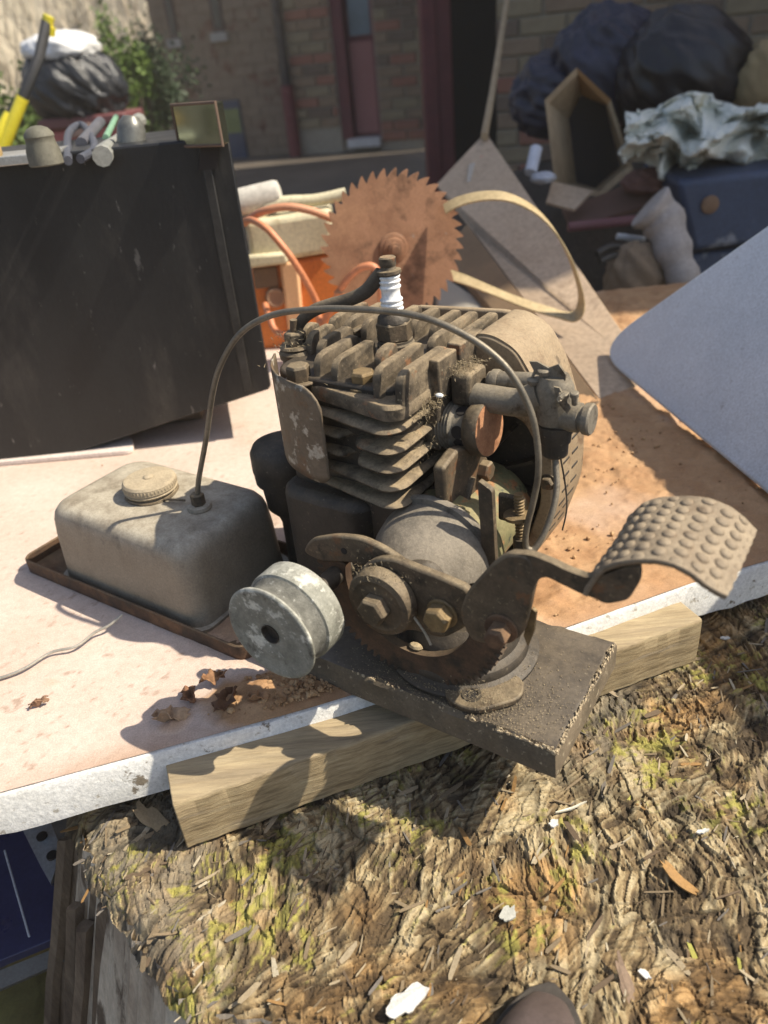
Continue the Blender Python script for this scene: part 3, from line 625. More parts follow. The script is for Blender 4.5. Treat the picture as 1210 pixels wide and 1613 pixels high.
ft = MB(); fp = ez(745,1098,.0275); ft.prism(roundpoly([(fp.x-.032,fp.y+.012),(fp.x-.012,fp.y-.009),(fp.x+.006,fp.y-.009),(fp.x+.026,fp.y+.014),(fp.x+.02,fp.y+.03),(fp.x-.03,fp.y+.03)], .009), UV, .0222, .0268); foot = part('mounting_foot', ft, 'iron', bevel=.0012)
t = MB().lathe((fp.x-.002,fp.y+.002,.0268), (0,0,1), [(0,.0062),(.0008,.0058),(.0008,.0042),(-.0005,.004)], 24, False); part('foot_hole', t, 'dark', foot)
t = MB().lathe((fp.x-.002,fp.y+.002,.0262), (0,0,1), [(0,.0041),(.0008,.0041)], 20); part('hole_shade_disc', t, Mdarkin, foot)  # near-black disc stands in for the shade inside the hole
t = MB().prism(rrect(-.226,-.152,.052,.135,.016), UV, .004, .112); part('magneto_box', t, 'dark', bevel=.007, seg=3)
# breather cup
t = MB(); bc = (-.262,.106)
t.lathe((*bc,.0), (0,0,1), [(.004,.011),(.045,.011),(.052,.013),(.060,.020),(.078,.0215),(.083,.0225),(.0835,.0255),(.092,.026),(.094,.0265),(.108,.0262),(.113,.0235),(.1155,.018),(.1165,.008),(.1165,0)], 44); cup = part('breather_cup', t, 'dark', smooth=40)
t = MB().tube(catmull([(*bc,.05),(-.24,.1,.06),(-.222,.095,.062)], 6), .009, 12); part('elbow', t, 'dark', cup)
# cylinder + fins
core = MB().prism(rrect(-.228,-.126,.066,.178,.02), UV, .100, .19); cyl = part('cylinder', core, 'dark', bevel=.002)
def finpoly(k):
    P = [(-.121,.057),(-.1275,.0495),(-.134,.0485)]
    if k in (1, 2): P += [(-.154,.052),(-.1565,.066),(-.166,.066),(-.168,.056)]
    P += [(-.196,.062),(-.212,.07),(-.236,.10),(-.236,.178),(-.226,.188),(-.13,.188),(-.121,.18)]
    return roundpoly(P, .006, 4)
def finmb(k, z, th=.0036):
    P = finpoly(k); cx, cy = -.178, .12
    sc_ = lambda d: [(cx+(a-cx)*(1-d/.06), cy+(b-cy)*(1-d/.06)) for a, b in P]
    return MB().loft([[UV(a,b,z-th*.8) for a,b in sc_(.004)], [UV(a,b,z-th*.35) for a,b in sc_(.0006)], [UV(a,b,z) for a,b in P], [UV(a,b,z+th*.35) for a,b in sc_(.0008)], [UV(a,b,z+th*.7) for a,b in sc_(.004)]])
for k, z in enumerate((.1695,.1565,.1440,.1315,.1190)): part('cooling_fin', finmb(k, z), 'head', cyl, smooth=50)
# head
hp = [(-.120,.058),(-.128,.052),(-.194,.066),(-.205,.073),(-.243,.098),(-.243,.180),(-.232,.190),(-.128,.190),(-.119,.182)]
t = MB(); P = roundpoly(hp, .005, 4)
t.loft([[UV(a,b,.1765) for a,b in P], [UV(a,b,.1835) for a,b in P], [UV(-.18+(a+.18)*.975,.122+(b-.122)*.975,.1855) for a,b in P]])
head = part('cylinder_head', t, 'head', smooth=40)
def hfin(u, v0, v1, ztop=.2035, th=.0062, r=.011):
    pr = [(v0, .184)]
    pr += [(v0+.0005+r*(1-math.cos(a)), ztop-r+r*math.sin(a)) for a in [PI/2*i/6 for i in range(7)]]
    pr += [(v1-r*.6*(1-math.sin(a)), ztop-r*.6+r*.6*math.cos(a)) for a in [PI/2*i/5 for i in range(6)]] + [(v1, .184)]
    def sec(du, ins): return [Vector((u+du*(1.0 if z < .19 else .86), min(max(v, v0+ins), v1-ins), min(z, ztop-ins))) for v, z in pr]
    return MB().loft([sec(-th/2, .0012), sec(-th*.36, 0), sec(th*.36, 0), sec(th/2, .0012)])
vf = lambda u: .060-(u+.123)*.14
for u, a, b in ((-.1235,vf(-.1235),.116),(-.1405,vf(-.1405),.116),(-.1575,.090,.112),(-.1745,vf(-.1745),.112),(-.1895,vf(-.1895),.116),(-.2045,.092,.130),(-.2195,.100,.130),(-.2345,.112,.132),
                (-.1225,.1195,.186),(-.1375,.1205,.186),(-.1505,.146,.186),(-.1675,.148,.186),(-.1825,.146,.186),(-.1975,.134,.186),(-.2125,.134,.186),(-.2275,.136,.184)):
    part('head_fin', hfin(u, a, b, .2035+random.uniform(-.0006,.0006)), 'head', head, smooth=45)
def bolt(name, p, ax, r, h, m, par=None, wr=None, wt=.0016, ph=0.3):
    p = Vector(p); ax = Vector(ax).normalized(); t = MB()
    if wr: t.lathe(p, ax, [(0,wr),(wt*.8,wr),(wt,wr*.94)], 28); p = p+ax*wt
    t.lathe(p, ax, [(0,r),(h*.82,r),(h,r*.86)], 6, True, ph); return part(name, t, m, par, smooth=25, bevel=.0004)
b1p = ez(573,606,.187); bolt('head_bolt', (b1p.x,b1p.y,.1855), (0,0,1), .0078, .009, 'brass', head, .0098)
b2p = ez(471,592,.190); bolt('head_bolt', (b2p.x,b2p.y,.186), (0,0,1), .0078, .010, 'iron', head, .011, ph=.1)
for x, y in ((560,535), (735,555)):
    q = ez(x, y, .187); bolt('head_bolt', (q.x,q.y,.186), (0,0,1), .0075, .009, 'iron', head, .010)
q = ez(690,625,.186); t = MB().ball((q.x+.001,q.y,.187), .0022, 10, 1.2, .8, .6); part('white_fleck', t, mat('white_fleck', [(.8,.8,.76)], 90), head)
# slot block on the head's right (the stepped flange with dark seam)
t = MB(); t.box(-.1245,-.1145,.092,.1155,.176,.2015); t.box(-.1235,-.1135,.1185,.150,.176,.203); part('flange_boss', t, 'head', head, bevel=.0012)
# terminal stack at the head's left front corner
q = ez(468,553,.190); tq = Vector((q.x,q.y,.186))
t = MB().lathe(tq, (0,0,1), [(0,.012),(.004,.0125),(.006,.011)], 24); ts = part('terminal_stack', t, 'iron')
t = MB().lathe(tq+Vector((0,0,.006)), (0,0,1), [(0,.0105),(.0015,.0115),(.003,.0105)], 20); part('washer', t, 'head', ts)
t = MB().lathe(tq+Vector((0,0,.009)), (.05,0,1), [(0,.0075),(.008,.0075),(.009,.006)], 6); part('terminal_nut', t, 'head', ts, smooth=0, bevel=.0005)
t = MB().cyl(tq+Vector((0,0,.017)), tq+Vector((0.001,0,.026)), .003, .0026, 12); part('stud', t, 'iron', ts)
# spark plug
pu_, pv_ = -.1645, .125
def pz_(z): return Vector((pu_-(z-.18)*.03, pv_, z))
plug = MB(); plug.lathe(pz_(.1845), (-.03,0,1), [(0,.0125),(.012,.0125),(.013,.0115),(.0145,.0115)], 40); pg = part('spark_plug', plug, 'rubber', smooth=40)
t = MB().lathe(pz_(.199), (-.03,0,1), [(0,.0115),(.001,.0122),(.011,.0122),(.0125,.0110)], 6); part('hex_shell', t, 'iron', pg, smooth=0, bevel=.0006)
t = MB().lathe(pz_(.211), (-.03,0,1), [(0,.0108),(.0035,.0100),(.0055,.0078),(.0062,.007)], 32); part('crimp_collar', t, 'dark', pg, smooth=50)
prof = [(0,.0066)]
for k in range(3): prof += [(.0012+k*.0030,.0068),(.0022+k*.0030,.0074),(.0030+k*.0030,.0072),(.0038+k*.0030,.0061)]
prof += [(.0135,.0060),(.0150,.0062),(.0160,.0069),(.0168,.0070),(.0176,.0060),(.0188,.0064),(.0195,.0070),(.0202,.0071),(.0209,.0062),(.0220,.0066),(.0226,.0071),(.0233,.0070),(.0240,.0058),(.0246,.005)]
t = MB().lathe(pz_(.2165), (-.03,0,1), prof, 40); part('insulator', t, 'ceramic', pg, smooth=60)
t = MB().lathe(pz_(.2405), (-.03,0,1), [(0,.0072),(.001,.0082),(.0028,.0080),(.0034,.0052),(.0052,.0046)], 28); part('lead_clip', t, 'iron', pg, smooth=40)
t = MB().lathe(pz_(.2455), (-.03,0,1), [(0,.0048),(.0012,.0054),(.0052,.0054),(.006,.0046)], 18); part('terminal_cap', t, 'head', pg, smooth=30)
# ignition lead
A2 = pz_(.2415)+Vector((-.004,-.002,0)); Bq = tq+Vector((0,.004,.012))
dd = Vector((Bq.x-A2.x, Bq.y-A2.y, 0)).normalized().cross(Vector((0,0,1))); Pw = O+e1*A2.x+e2*A2.y; nw2 = e1*dd.x+e2*dd.y
on2 = lambda x, y: toE(atplane(x, y, Pw, nw2))
lead = [A2, on2(590,444), on2(575,460), on2(550,472), on2(520,480), on2(495,489), on2(477,503), on2(468,520), Bq]
part('ignition_lead', MB().tube(catmull(lead, 8), lambda t: .0048-.0012*t, 14), 'rubber', smooth=60)
# left guard sheet wrapping the front-left corner
P = [(-.1715,.0465),(-.184,.0468),(-.198,.050),(-.212,.056),(-.226,.068),(-.236,.084)]; P = [Vector((a,b,0)) for a,b in P]; P = catmull(P, 4)
outl = MB(); n_ = len(P)
def gt(i): f = i/(n_-1); return (.1875+.005*min(1, f*5)+.002*f - (.008*(1-f*6)**2 if f < .166 else 0), .127+.004*f+ (.010*max(0, f-.65)) + (.005*(1-f*6)**2 if f < .166 else 0))
outl.grid(lambda i, j: Vector((P[round(i*(n_-1))].x, P[round(i*(n_-1))].y, gt(round(i*(n_-1)))[1]*(1-j)+gt(round(i*(n_-1)))[0]*j)), n_-1, 12)
gd = part('side_guard', outl, 'mottled', smooth=60); md = gd.modifiers.new('t', 'SOLIDIFY'); md.thickness = .0014
# exhaust stub
ea = eu(703,668,-.120); eb = eu(772,676,-.088); ax = (eb-ea).normalized(); LL = (eb-ea).length
t = MB(); pr = [(-.008,.0155),(0,.0155)]
for k in range(5): pr += [(.0006+k*.0022,.0148),(.0014+k*.0022,.0160),(.0020+k*.0022,.0160)]
pr += [(.0118,.0140),(.0125,.0136),(LL-.012,.0136),(LL-.0115,.0150)]
t.lathe(ea, ax, pr, 40); ex_ = part('exhaust_stub', t, 'carb', smooth=40)
t = MB().lathe(ea+ax*(LL-.0118), ax, [(0,.0150),(.003,.0172),(.0105,.0176),(.0115,.0170)], 40); part('end_cap', t, 'iron', ex_, smooth=40)
t = MB().lathe(ea+ax*(LL-.0002), ax, [(0,.0168),(.0004,.0160),(.0003,.0)], 40); part('rusty_disc', t, 'rustcap', ex_, label='orange rust face of the exhaust cap')
side_ = ax.orthogonal()
for th, hh in ((.35, .5), (1.45, .55), (2.6, .5), (4.2, .5)):
    upv = (Vector((0,0,1))-ax*ax.z).normalized(); sd_ = ax.cross(upv); d = upv*math.cos(th-.2)-sd_*math.sin(th-.2)
    d = upv*math.cos(th)+(-sd_)*math.sin(th)
    if d.y > 0 and th < 3: d = upv*math.cos(th)+sd_*math.sin(th)
    t = MB().lathe(ea+ax*(LL*.52)+d*.0128, d, [(0,.0042),(.0011,.0042),(.0011,.0036)], 20); part('port_hole', t, Mdarkin, ex_)
t = MB(); t.prism(roundpoly([(.092,.140),(.128,.140),(.132,.182),(.094,.182)], .006), VZ, -.130, -.1165); part('exhaust_boss', t, 'head', bevel=.002)
# gusset
P = [(q_.y, q_.z) for q_ in (eu(699,738,-.099), eu(722,708,-.099), eu(748,700,-.099), eu(764,714,-.099), eu(779,738,-.099), eu(778,766,-.099), eu(706,833,-.099))]
t = MB().prism(roundpoly(P, .003), VZ, -.107, -.099); gs = part('gusset_bracket', t, 'iron', bevel=.0018)
q = eu(759,740,-.099); bolt('gusset_bolt', (-.0992,q.y,q.z), (1,0,0), .007, .007, 'iron', gs)
q1_, q2_ = eu(741,752,-.099), eu(728,800,-.099)
t = MB().prism([(q1_.y-.002,q1_.z),(q1_.y+.002,q1_.z),(q2_.y+.002,q2_.z),(q2_.y-.002,q2_.z)], VZ, -.100, -.0955); part('rib', t, 'iron', gs, bevel=.001)
# blower housing
outer = roundpoly([(-.1155,.2035),(-.102,.2035),(-.086,.196),(-.073,.176),(-.0585,.132),(-.0575,.09),(-.072,.040),(-.105,.022),(-.15,.022),(-.195,.05),(-.205,.098),(-.1155,.102)], .013, 6)
hc = (-.128,.092); V0, V1 = .140, .196
t = MB(); inn = [(a+(hc[0]-a)*.022, b+(hc[1]-b)*.022) for a, b in outer]
t.loft([[UZ(a,b,V1-.004) for a,b in inn], [UZ(a,b,V0) for a,b in inn], [UZ(a,b,V0) for a,b in outer], [UZ(a,b,V1-.003) for a,b in outer], [UZ(a+(hc[0]-a)*.03,b+(hc[1]-b)*.03,V1) for a,b in outer]], True)
hs = part('blower_housing', t, 'shroud', smooth=30)
t = MB().prism(roundpoly([(-.1150,.2020),(-.1025,.2020),(-.0868,.1948),(-.0742,.1752),(-.0600,.132),(-.0592,.09),(-.0725,.042),(-.080,.044),(-.0675,.09),(-.0685,.128),(-.080,.148),(-.1150,.160)], .006, 5), UZ, V0-.0012, V0+.0012); part('face_sheet', t, 'shroud', hs, bevel=.0011)
t = MB().prism(roundpoly([(-.212,.10),(-.212,.182),(-.196,.198),(-.108,.2015),(-.104,.10)], .014, 6), UZ, .1945, .2005); part('back_sheet', t, 'shroud', hs, bevel=.0015)
t = MB().lathe((hc[0],V0+.012,hc[1]), (0,1,0), [(0,.0),(0,.02),(.002,.055),(.004,.0635),(.034,.0635),(.036,.05)], 56); fwl = part('flywheel', t, 'dark', hs)
for k in range(14):
    a = 2*PI*k/14; Mx = Matrix.Translation((hc[0],V0+.010,hc[1])) @ Matrix.Rotation(-a, 4, 'Y'); t = MB().box(.026,.058,-.006,.004,-.0012,.0012, Mx); part('vane', t, 'dark', hs)
slot = None
for r_ in range(2):
    for k in range(8):
        z_ = .060+k*.0110; t = MB(); v0_ = V0+.014+r_*.016; us = max(a_+(b_-a_)*(z_-p_)/(q_-p_) for (a_,p_),(b_,q_) in zip(outer, outer[1:]+outer[:1]) if (p_-z_)*(q_-z_) <= 0 and p_ != q_); t.box(us-.004,us+.0004,v0_,v0_+.011,z_-.0011,z_+.0011); part('dark_slot', t, 'dark', hs, bevel=.0005)  # nearly flush dark strips; their colour stands for shade in open slots
bolt('housing_bolt', ev(864,758,V0).to_tuple(), (0,-1,0), .0045, .004, 'iron', hs, .006)
# carburettor
cv_ = .112; cc = lambda x, y, d=0: ev(x, y, cv_+d)
t = MB(); a = cc(733,612); t.prism(roundpoly([(.103,.168),(.128,.168),(.128,.190),(.103,.190)], .006), VZ, -.1135, -.1005); carb = part('intake_flange', t, 'head', bevel=.002)
cb = thing_ = None
c1 = cc(772,628); c2 = cc(852,641)
t = MB(); t.tube(catmull([Vector((-.101,c1.y,c1.z)), c1+Vector((.004,0,0)), cc(815,634), cc(838,632)+Vector((0,0,.001)), cc(858,622)], 6), lambda q: .0085+.004*max(0, q-.5), 20); cb = part('carburettor', t, 'carb', smooth=60)
t = MB(); t.tube([cc(772,600,.012), cc(850,603,.012)], .0062, 16); t.lathe(cc(776,600,.012), (1,0,0), [(0,.0075),(.003,.0078),(.005,.0072)], 20); part('choke_tube', t, 'carb', cb)
bt_ = cc(866,597); bb = cc(874,668)
t = MB().lathe(cc(872,664), (0,0,1), [(0,.0095),(.004,.0105),(.010,.0110),(.022,.0112),(.026,.0095),(.029,.008)], 28); part('mixing_chamber', t, 'carb', cb, smooth=40)
t = MB().lathe(cc(874,716), (0,0,1), [(0,.0070),(.001,.0078),(.009,.0080),(.0095,.0092),(.0155,.0095),(.016,.0105),(.0205,.0105)], 32); part('float_bowl', t, 'dark', cb, smooth=35)
n0 = cc(888,655); n1_ = cc(930,650)
t = MB().lathe(n0-Vector((.006,0,0)), (1,0,.02), [(0,.0088),(.016,.0088),(.0165,.0072),(.0185,.0072),(.019,.0092),(.0225,.0095),(.0235,.0085),(.0237,0)], 28); part('needle_valve', t, 'carb', cb, smooth=40)
t = MB(); lv = [(x, z) for x, z in [(cc(px,py).x, cc(px,py).z) for px, py in ((838,566),(850,566),(868,576),(884,570),(895,586),(894,604),(884,612),(874,600),(862,590),(848,586),(838,598),(845,580))]]
t.prism(lv, UZ, cv_-.004, cv_-.0025); part('choke_lever', t, 'carb', cb, smooth=30)
t = MB().prism([(cc(px,py).x, cc(px,py).z) for px, py in ((884,598),(893,600),(910,632),(905,640),(890,622))], UZ, cv_-.0115, cv_-.010); part('throttle_lever', t, 'carb', cb)
for x, y, r in ((858,588,.004),(842,602,.0042),(888,626,.003),(905,625,.0025)):
    q = cc(x, y, -.011 if x > 870 else -.003); t = MB().lathe(q, (0,-.2,1), [(-.005,r*.7),(0,r*.7),(.0002,r),(.0025,r),(.003,r*.8)], 14); part('screw', t, 'carb', cb)
t = MB().tube([cc(888,622,-.0115)+Vector((.0012*math.cos(k*.8), -.0006*k*.3, .0014*math.sin(k*.8))) for k in range(40)], .0004, 6); part('spring', t, 'steel', cb)
lp = [cc(874,712), ev(876,740,.108), ev(877,770,.104), ev(870,806,.098), ev(856,842,.092), ev(842,864,.087), end+Vector((0,0,.0002))]
part('bowl_tube', MB().tube(catmull(lp, 8), .0020, 10), 'carb', smooth=60)
lp = [cc(880,705,-.002), ev(890,760,.115), ev(893,800,.115), ev(886,835,.115)]
part('governor_wire', MB().tube(catmull(lp, 6), .0006, 6), 'rubber', smooth=60)
# adjusting screw with collar
a = ev(821,855,.09); b = ev(817,778,.09); t = MB().cyl(a, b, .0028, .0028, 12)
for k in range(14): t.lathe(b-(b-a).normalized()*(.002+k*.0022), b-a, [(-.0005,.0028),(0,.0034),(.0005,.0028)], 12, False)
sc = part('adjusting_screw', t, 'brass')
q = ev(815,816,.09); t = MB().lathe(q, (b-a), [(0,.007),(.0008,.0085),(.0028,.0085),(.0034,.007)], 24); part('collar', t, 'brass', sc)
t = MB().lathe(a, b-a, [(-.02,.005),(.004,.005)], 16); part('post', t, 'dark', sc)
t = MB().box(-.078,-.060,.094,.098,q.z-.008,q.z+.012); part('tab', t, 'iron', sc, bevel=.002)
# kick gear sector
gc = (-.098, .0875); R0, R1 = .0600, .0645; ring = []
NT = 44; a0, a1 = math.radians(168), math.radians(385)
for k in range(NT*4+1):
    an = a0+(a1-a0)*k/(NT*4); rr = (R0, R1, R1, R0)[k % 4]; ring.append((gc[0]+rr*math.cos(an), gc[1]+rr*math.sin(an)))
inner = [(gc[0]+.043*math.cos(a1-(a1-a0)*k/48), gc[1]+.001+.043*math.sin(a1-(a1-a0)*k/48)) for k in range(49)]
gp = MB(); nk = 176
ol = ring[:nk+1]; il = [(gc[0]+.043*math.cos(a0+(a1-a0)*k/nk), gc[1]+.043*math.sin(a0+(a1-a0)*k/nk)) for k in range(nk+1)]
gp.loft([[UZ(*p,.0125) for p in ol], [UZ(*p,.0185) for p in ol], [UZ(*p,.0185) for p in il], [UZ(*p,.0125) for p in il], [UZ(*p,.0125) for p in ol]], False, False)
part('kick_gear', gp, mat('grimy_gear_rust', [(.028,.018,.012),(.065,.036,.02),(.12,.066,.036)], 60, .8, 0, .7, 260, [((.02,.015,.011), 40, .52, .62)], (.20,.15,.09), .5), smooth=25)
t = MB().lathe((gc[0],.020,gc[1]), (0,1,0), [(0,.016),(.012,.017),(.03,.017)], 32); part('gear_hub', t, 'dark')
for x, y in ((622,1014),(655,1018),(600,1008)):
    q = ev(x, y, .017); t = MB().ball((q.x,.017,q.z), .004, 8, 1.3, .8, .5); part('dried_mud', t, 'fuzz')
# lever plates
def vpoly(pts, v): return [(ev(x,y,v).x, ev(x,y,v).z) for x, y in pts]
t = MB().prism(roundpoly(vpoly([(478,868),(490,848),(530,842),(570,846),(605,862),(650,893),(690,915),(680,935),(640,925),(590,897),(555,884),(510,884)], .012), .006), UZ, .0105, .0155); la = part('latch_lever', t, 'iron', bevel=.0014)
q = ev(542,868,.0104); t = MB().lathe((q.x,.0105,q.z), (0,-1,0), [(0,.0022),(.0003,.0022)], 14); part('pivot_hole', t, Mdarkin, la)
t = MB().prism(roundpoly(vpoly([(566,896),(590,879),(620,878),(655,893),(700,910),(742,928),(738,985),(700,1005),(650,990),(600,1000),(560,960)], .005), .006), UZ, .0035, .0095); lb = part('kick_lever', t, 'iron', bevel=.0016)
wc = ev(606,943,0); wc = Vector((wc.x, 0, wc.z))
t = MB().lathe((wc.x,.0034,wc.z), (0,-1,0), [(0,.0195),(.0015,.0208),(.0085,.0210),(.0105,.0200),(.0115,.0165),(.0108,.0150),(.0112,.0125)], 48); pw = part('pivot_washer', t, 'iron', smooth=35)
bolt('pivot_bolt', (wc.x,-.0078,wc.z), (0,-1,0), .0092, .0085, 'iron', pw, ph=.25)
t = MB().prism([(wc.x-.004,.105),(wc.x+.006,.105),(wc.x+.006,.1085),(wc.x-.004,.1085)], UZ, -.006, .001); part('cotter', t, 'iron', pw, bevel=.0008)
q = ev(690,974,-.002); bolt('clamp_bolt', (q.x,.0034,q.z), (0,-1,0), .0080, .0085, 'brass', lb, .0095, ph=.5)
t = MB().tube(catmull([(wc.x+.016,-.001,wc.z-.001), (wc.x+.026,-.002,wc.z-.012), (wc.x+.031,-.003,wc.z-.02)], 5), .0008, 6); part('return_spring', t, 'steel', lb)
# kick arm: flat hub plate, arm bent back to the pedal
hubp = vpoly([(722,968),(735,932),(775,888),(800,871),(836,877),(842,918),(834,960),(822,1004),(795,1018),(742,1012)], -.0045)
t = MB().prism(roundpoly(hubp, .006), UZ, -.0045, .0012); ka = part('kick_arm', t, 'iron', bevel=.0015)
barp = vpoly([(798,872),(835,874),(862,884),(895,900),(925,911),(950,906),(990,893),(1006,893),(1007,918),(990,945),(955,952),(930,940),(912,934),(880,918),(862,909),(850,911),(842,922),(836,945)], -.0040)
t = MB().prism(roundpoly(barp, .003), UZ, -.0040, .0007); part('arm_bar', t, 'iron', ka, bevel=.0014, smooth=40)
q = ev(788,992,-.006); bolt('arm_bolt', (q.x,-.0045,q.z), (0.1,-1,0), .0062, .010, 'rust', ka, .009)
t = MB().prism(roundpoly(vpoly([(822,1004),(835,962),(842,968),(838,1000),(829,1022)], .0), .001), UZ, .002, .004); part('torn_shim', t, 'brass', ka)
# pedal (bumpy arched tread)
nearp = [(921,938),(936,916),(950,899),(972,888),(1000,884),(1035,887),(1062,894),(1088,906),(1116,925),(1145,941)]
v_n, v_f = -.0050, .0505
npts = [ev(x,y,v_n) for x,y in nearp]; npts = catmull(npts, 8)
farp = catmull([ev(x,y,v_f) for x,y in [(985,838),(1000,812),(1018,797),(1038,788),(1062,784),(1090,784),(1118,790),(1146,802),(1170,818),(1190,836)]], 8)
nI, nJ = len(npts)-1, 64
cum = [0]
for k in range(nI): cum.append(cum[-1]+(npts[k+1]-npts[k]).length)
LN = cum[-1]; W = v_f-v_n
def ped(i, j):
    fi = i*96/96*nI; k = min(int(fi), nI-1); f = fi-k; a = npts[k].lerp(npts[k+1], f); b = farp[k].lerp(farp[k+1], f); p = a.lerp(b, j)
    tg = (npts[min(k+2,nI)]-npts[max(k-1,0)]).normalized(); nn = tg.cross(Vector((0,1,0))); nn = nn if nn.z > 0 or nn.x < 0 else nn
    if nn.dot(Vector((-.2 if k < nI*.4 else .3,0,1))) < 0: nn = -nn
    s_ = cum[k]+(cum[k+1]-cum[k])*f; gx_ = LN/9.5; gy_ = W/7.6; row = math.floor(s_/gx_); ox = s_/gx_-row-.5; jj = j*7.6-.3-(.0 if row % 2 else .5); oy = jj-math.floor(jj)-.5
    h_ = max(0, 1-(ox*ox*gx_*gx_+oy*oy*gy_*gy_)/(.0023**2)); edge_ = min(1, min(s_, LN-s_)/.004, j*W/.004, (1-j)*W/.004)
    return p+nn*(.0014*math.sqrt(h_)*max(0,edge_) + .0006*math.sin(s_*160+j*5))
pd = part('foot_pedal', MB().grid(ped, 190, 150), mat('dusty_pedal_iron', [(.16,.12,.08),(.25,.195,.135)], 60, .75, .1, .4, 300, [((.13,.08,.045), 40, .56, .66)], (.36,.29,.20), .6), smooth=60)
md = pd.modifiers.new('t', 'SOLIDIFY'); md.thickness = .0026; md.offset = 0
# pulley
pf = ev(424,1001,-.052); pc = Vector((pf.x, -.052, pf.z)); t = MB(); RP_ = .0305; PL_ = .0045
t.lathe(pc, (.0,1,.0), [(.0014,.006),(.001,.0075),(.0006,.016),(.0008,.026),(0,.0285),(.0004,RP_-.0006),(.0012,RP_),(.0024,RP_-.0002),(.0032,RP_-.0016)], 72, False); t.lathe(pc, (0,1,0), [(.0165,RP_-.0028),(.0172,RP_-.0014),(.0185,RP_-.001),(.0310,RP_-.001),(.0325,RP_-.0025),(.0325,.01)], 72, False)
ply = part('belt_pulley', t, 'pulley', smooth=40)
t = MB().lathe(pc, (0,1,0), [(.0031,RP_-.0015),(.008,.0262),(.0130,.0260),(.0166,RP_-.0027)], 72, False); part('groove', t, 'groove', ply)
t = MB().lathe(pc, (0,1,0), [(.0005,.0062),(.0006,.0058),(.0035,.0054),(.010,.0045),(.010,0)], 28, False); part('bore', t, 'dark', ply)
t = MB().cyl(pc+Vector((0,.004,0)), pc+Vector((0,.075,0)), .006, .006, 20); part('shaft', t, 'dark', ply)
# fuzz and grit on greasy spots
fz = MB()
def tuft(c, r, n, L=.004):
    for k in range(n):
        d = Vector((random.gauss(0,1), random.gauss(0,1), random.gauss(0,1))); p = c+Vector((random.gauss(0,1)*r[0], random.gauss(0,1)*r[1], random.gauss(0,1)*r[2])); d = d.normalized()*L*random.uniform(.4,1.3); s_ = d.orthogonal().normalized()*random.uniform(.00012,.0003)
        fz.add([p-s_, p+s_, p+d], [(0,1,2)])
tuft(Vector((-.118,.086,.176)), (.002,.009,.003), 420, .003); tuft(Vector((-.107,.113,.192)), (.004,.008,.0008), 420, .003); tuft(tq+Vector((0,0,.012)), (.006,.006,.004), 350, .004)
tuft(Vector((wc.x+.002,-.003,wc.z+.0200)), (.009,.004,.0012), 260, .0022); tuft(Vector((-.119,.085,.158)), (.002,.012,.012), 160, .003); tuft(Vector((-.052,.012,.031)), (.010,.006,.003), 500, .002)
tuft(Vector((-.15,.085,.1866)), (.014,.008,.0006), 500, .002); tuft(Vector((-.20,.075,.187)), (.014,.006,.0006), 250, .0025)
o = part('grass_fuzz', fz, 'fuzz', smooth=0); o['kind'] = 'stuff'
gr = MB()
for k in range(5200):
    a = random.gauss(-.065,.035); b = abs(random.gauss(.0,.032))+.002; r = random.choice((.00012,.00016,.00022,.00036))*random.uniform(.7,1.3)
    if b > .1 or a > -.001 or a < -.2: continue
    on_ = math.hypot(a-fc[0], b-fc[1]) < .048
    if on_ and random.random() < .3: continue
    gr.ball((a, b, .0222+(.0048 if on_ else 0)), r, 4, random.uniform(.8,1.8), 1, .8)
o = part('grit', gr, 'fuzz'); o['kind'] = 'stuff'

# ---------------------------------------------------------------- black cabinet behind
bx0 = atz(130,712,.005); RISE = .045; bx1 = atz(430,622,.005+RISE)
bd = Vector((bx1.x-bx0.x, bx1.y-bx0.y, 0)); bd.normalize(); bn = Vector((bd.y,-bd.x,0)); bk = Vector((-.19,1,0)).normalized()
Hb = .306; cab = thing('metal_cabinet', 'black scuffed metal cabinet standing on its side behind the tank', 'cabinet', bx0)
Mblk = mat('scuffed_black_enamel', [(.010,.0105,.012),(.018,.018,.018)], 10, .42, 0, .15, 120, [((.045,.041,.036), 9, .54, .72), ((.13,.12,.11), 90, .66, .71), ((.10,.095,.085), 30, .66, .70)], spec=.4, stretch=(1.6,1.6,.5))
L1 = Vector((bx1.x-bx0.x, bx1.y-bx0.y, 0)).length
Q = lambda s, d, z: bx0+bd*s+bk*d+Vector((0,0,z-.005+RISE*max(s,-.05)/L1*(1-z/Hb)))
tilt = Vector((0,0,0))
t = MB(); fp_ = [(-.34,.046),(-.16,.022),(-.06,.009),(-.02,.006),(L1*.3,.008),(L1-.004,.014),(L1,.018),(L1,Hb-.004),(L1-.004,Hb),(-.34,Hb)]
t.loft([[Q(s,d,z) for s,z in fp_] for d in (.0,)]+[[Q(s,.004,z) for s,z in fp_]]+[[Q(s,.17,z) for s,z in fp_]])
obj('cabinet_body', t, Mblk, cab, bevel=.002)
t = MB(); t.hexa([Q(L1-.030,-.0035,.022),Q(L1-.021,-.0035,.022),Q(L1-.021,.001,.022),Q(L1-.030,.001,.022)], [Q(L1-.030,-.0035,Hb-.006),Q(L1-.021,-.0035,Hb-.006),Q(L1-.021,.001,Hb-.006),Q(L1-.030,.001,Hb-.006)]); obj('edge_seam', t, mat('worn_seam', [(.018,.0175,.017),(.05,.047,.043)], 25, .5, .3, .3, 100), cab, bevel=.001)
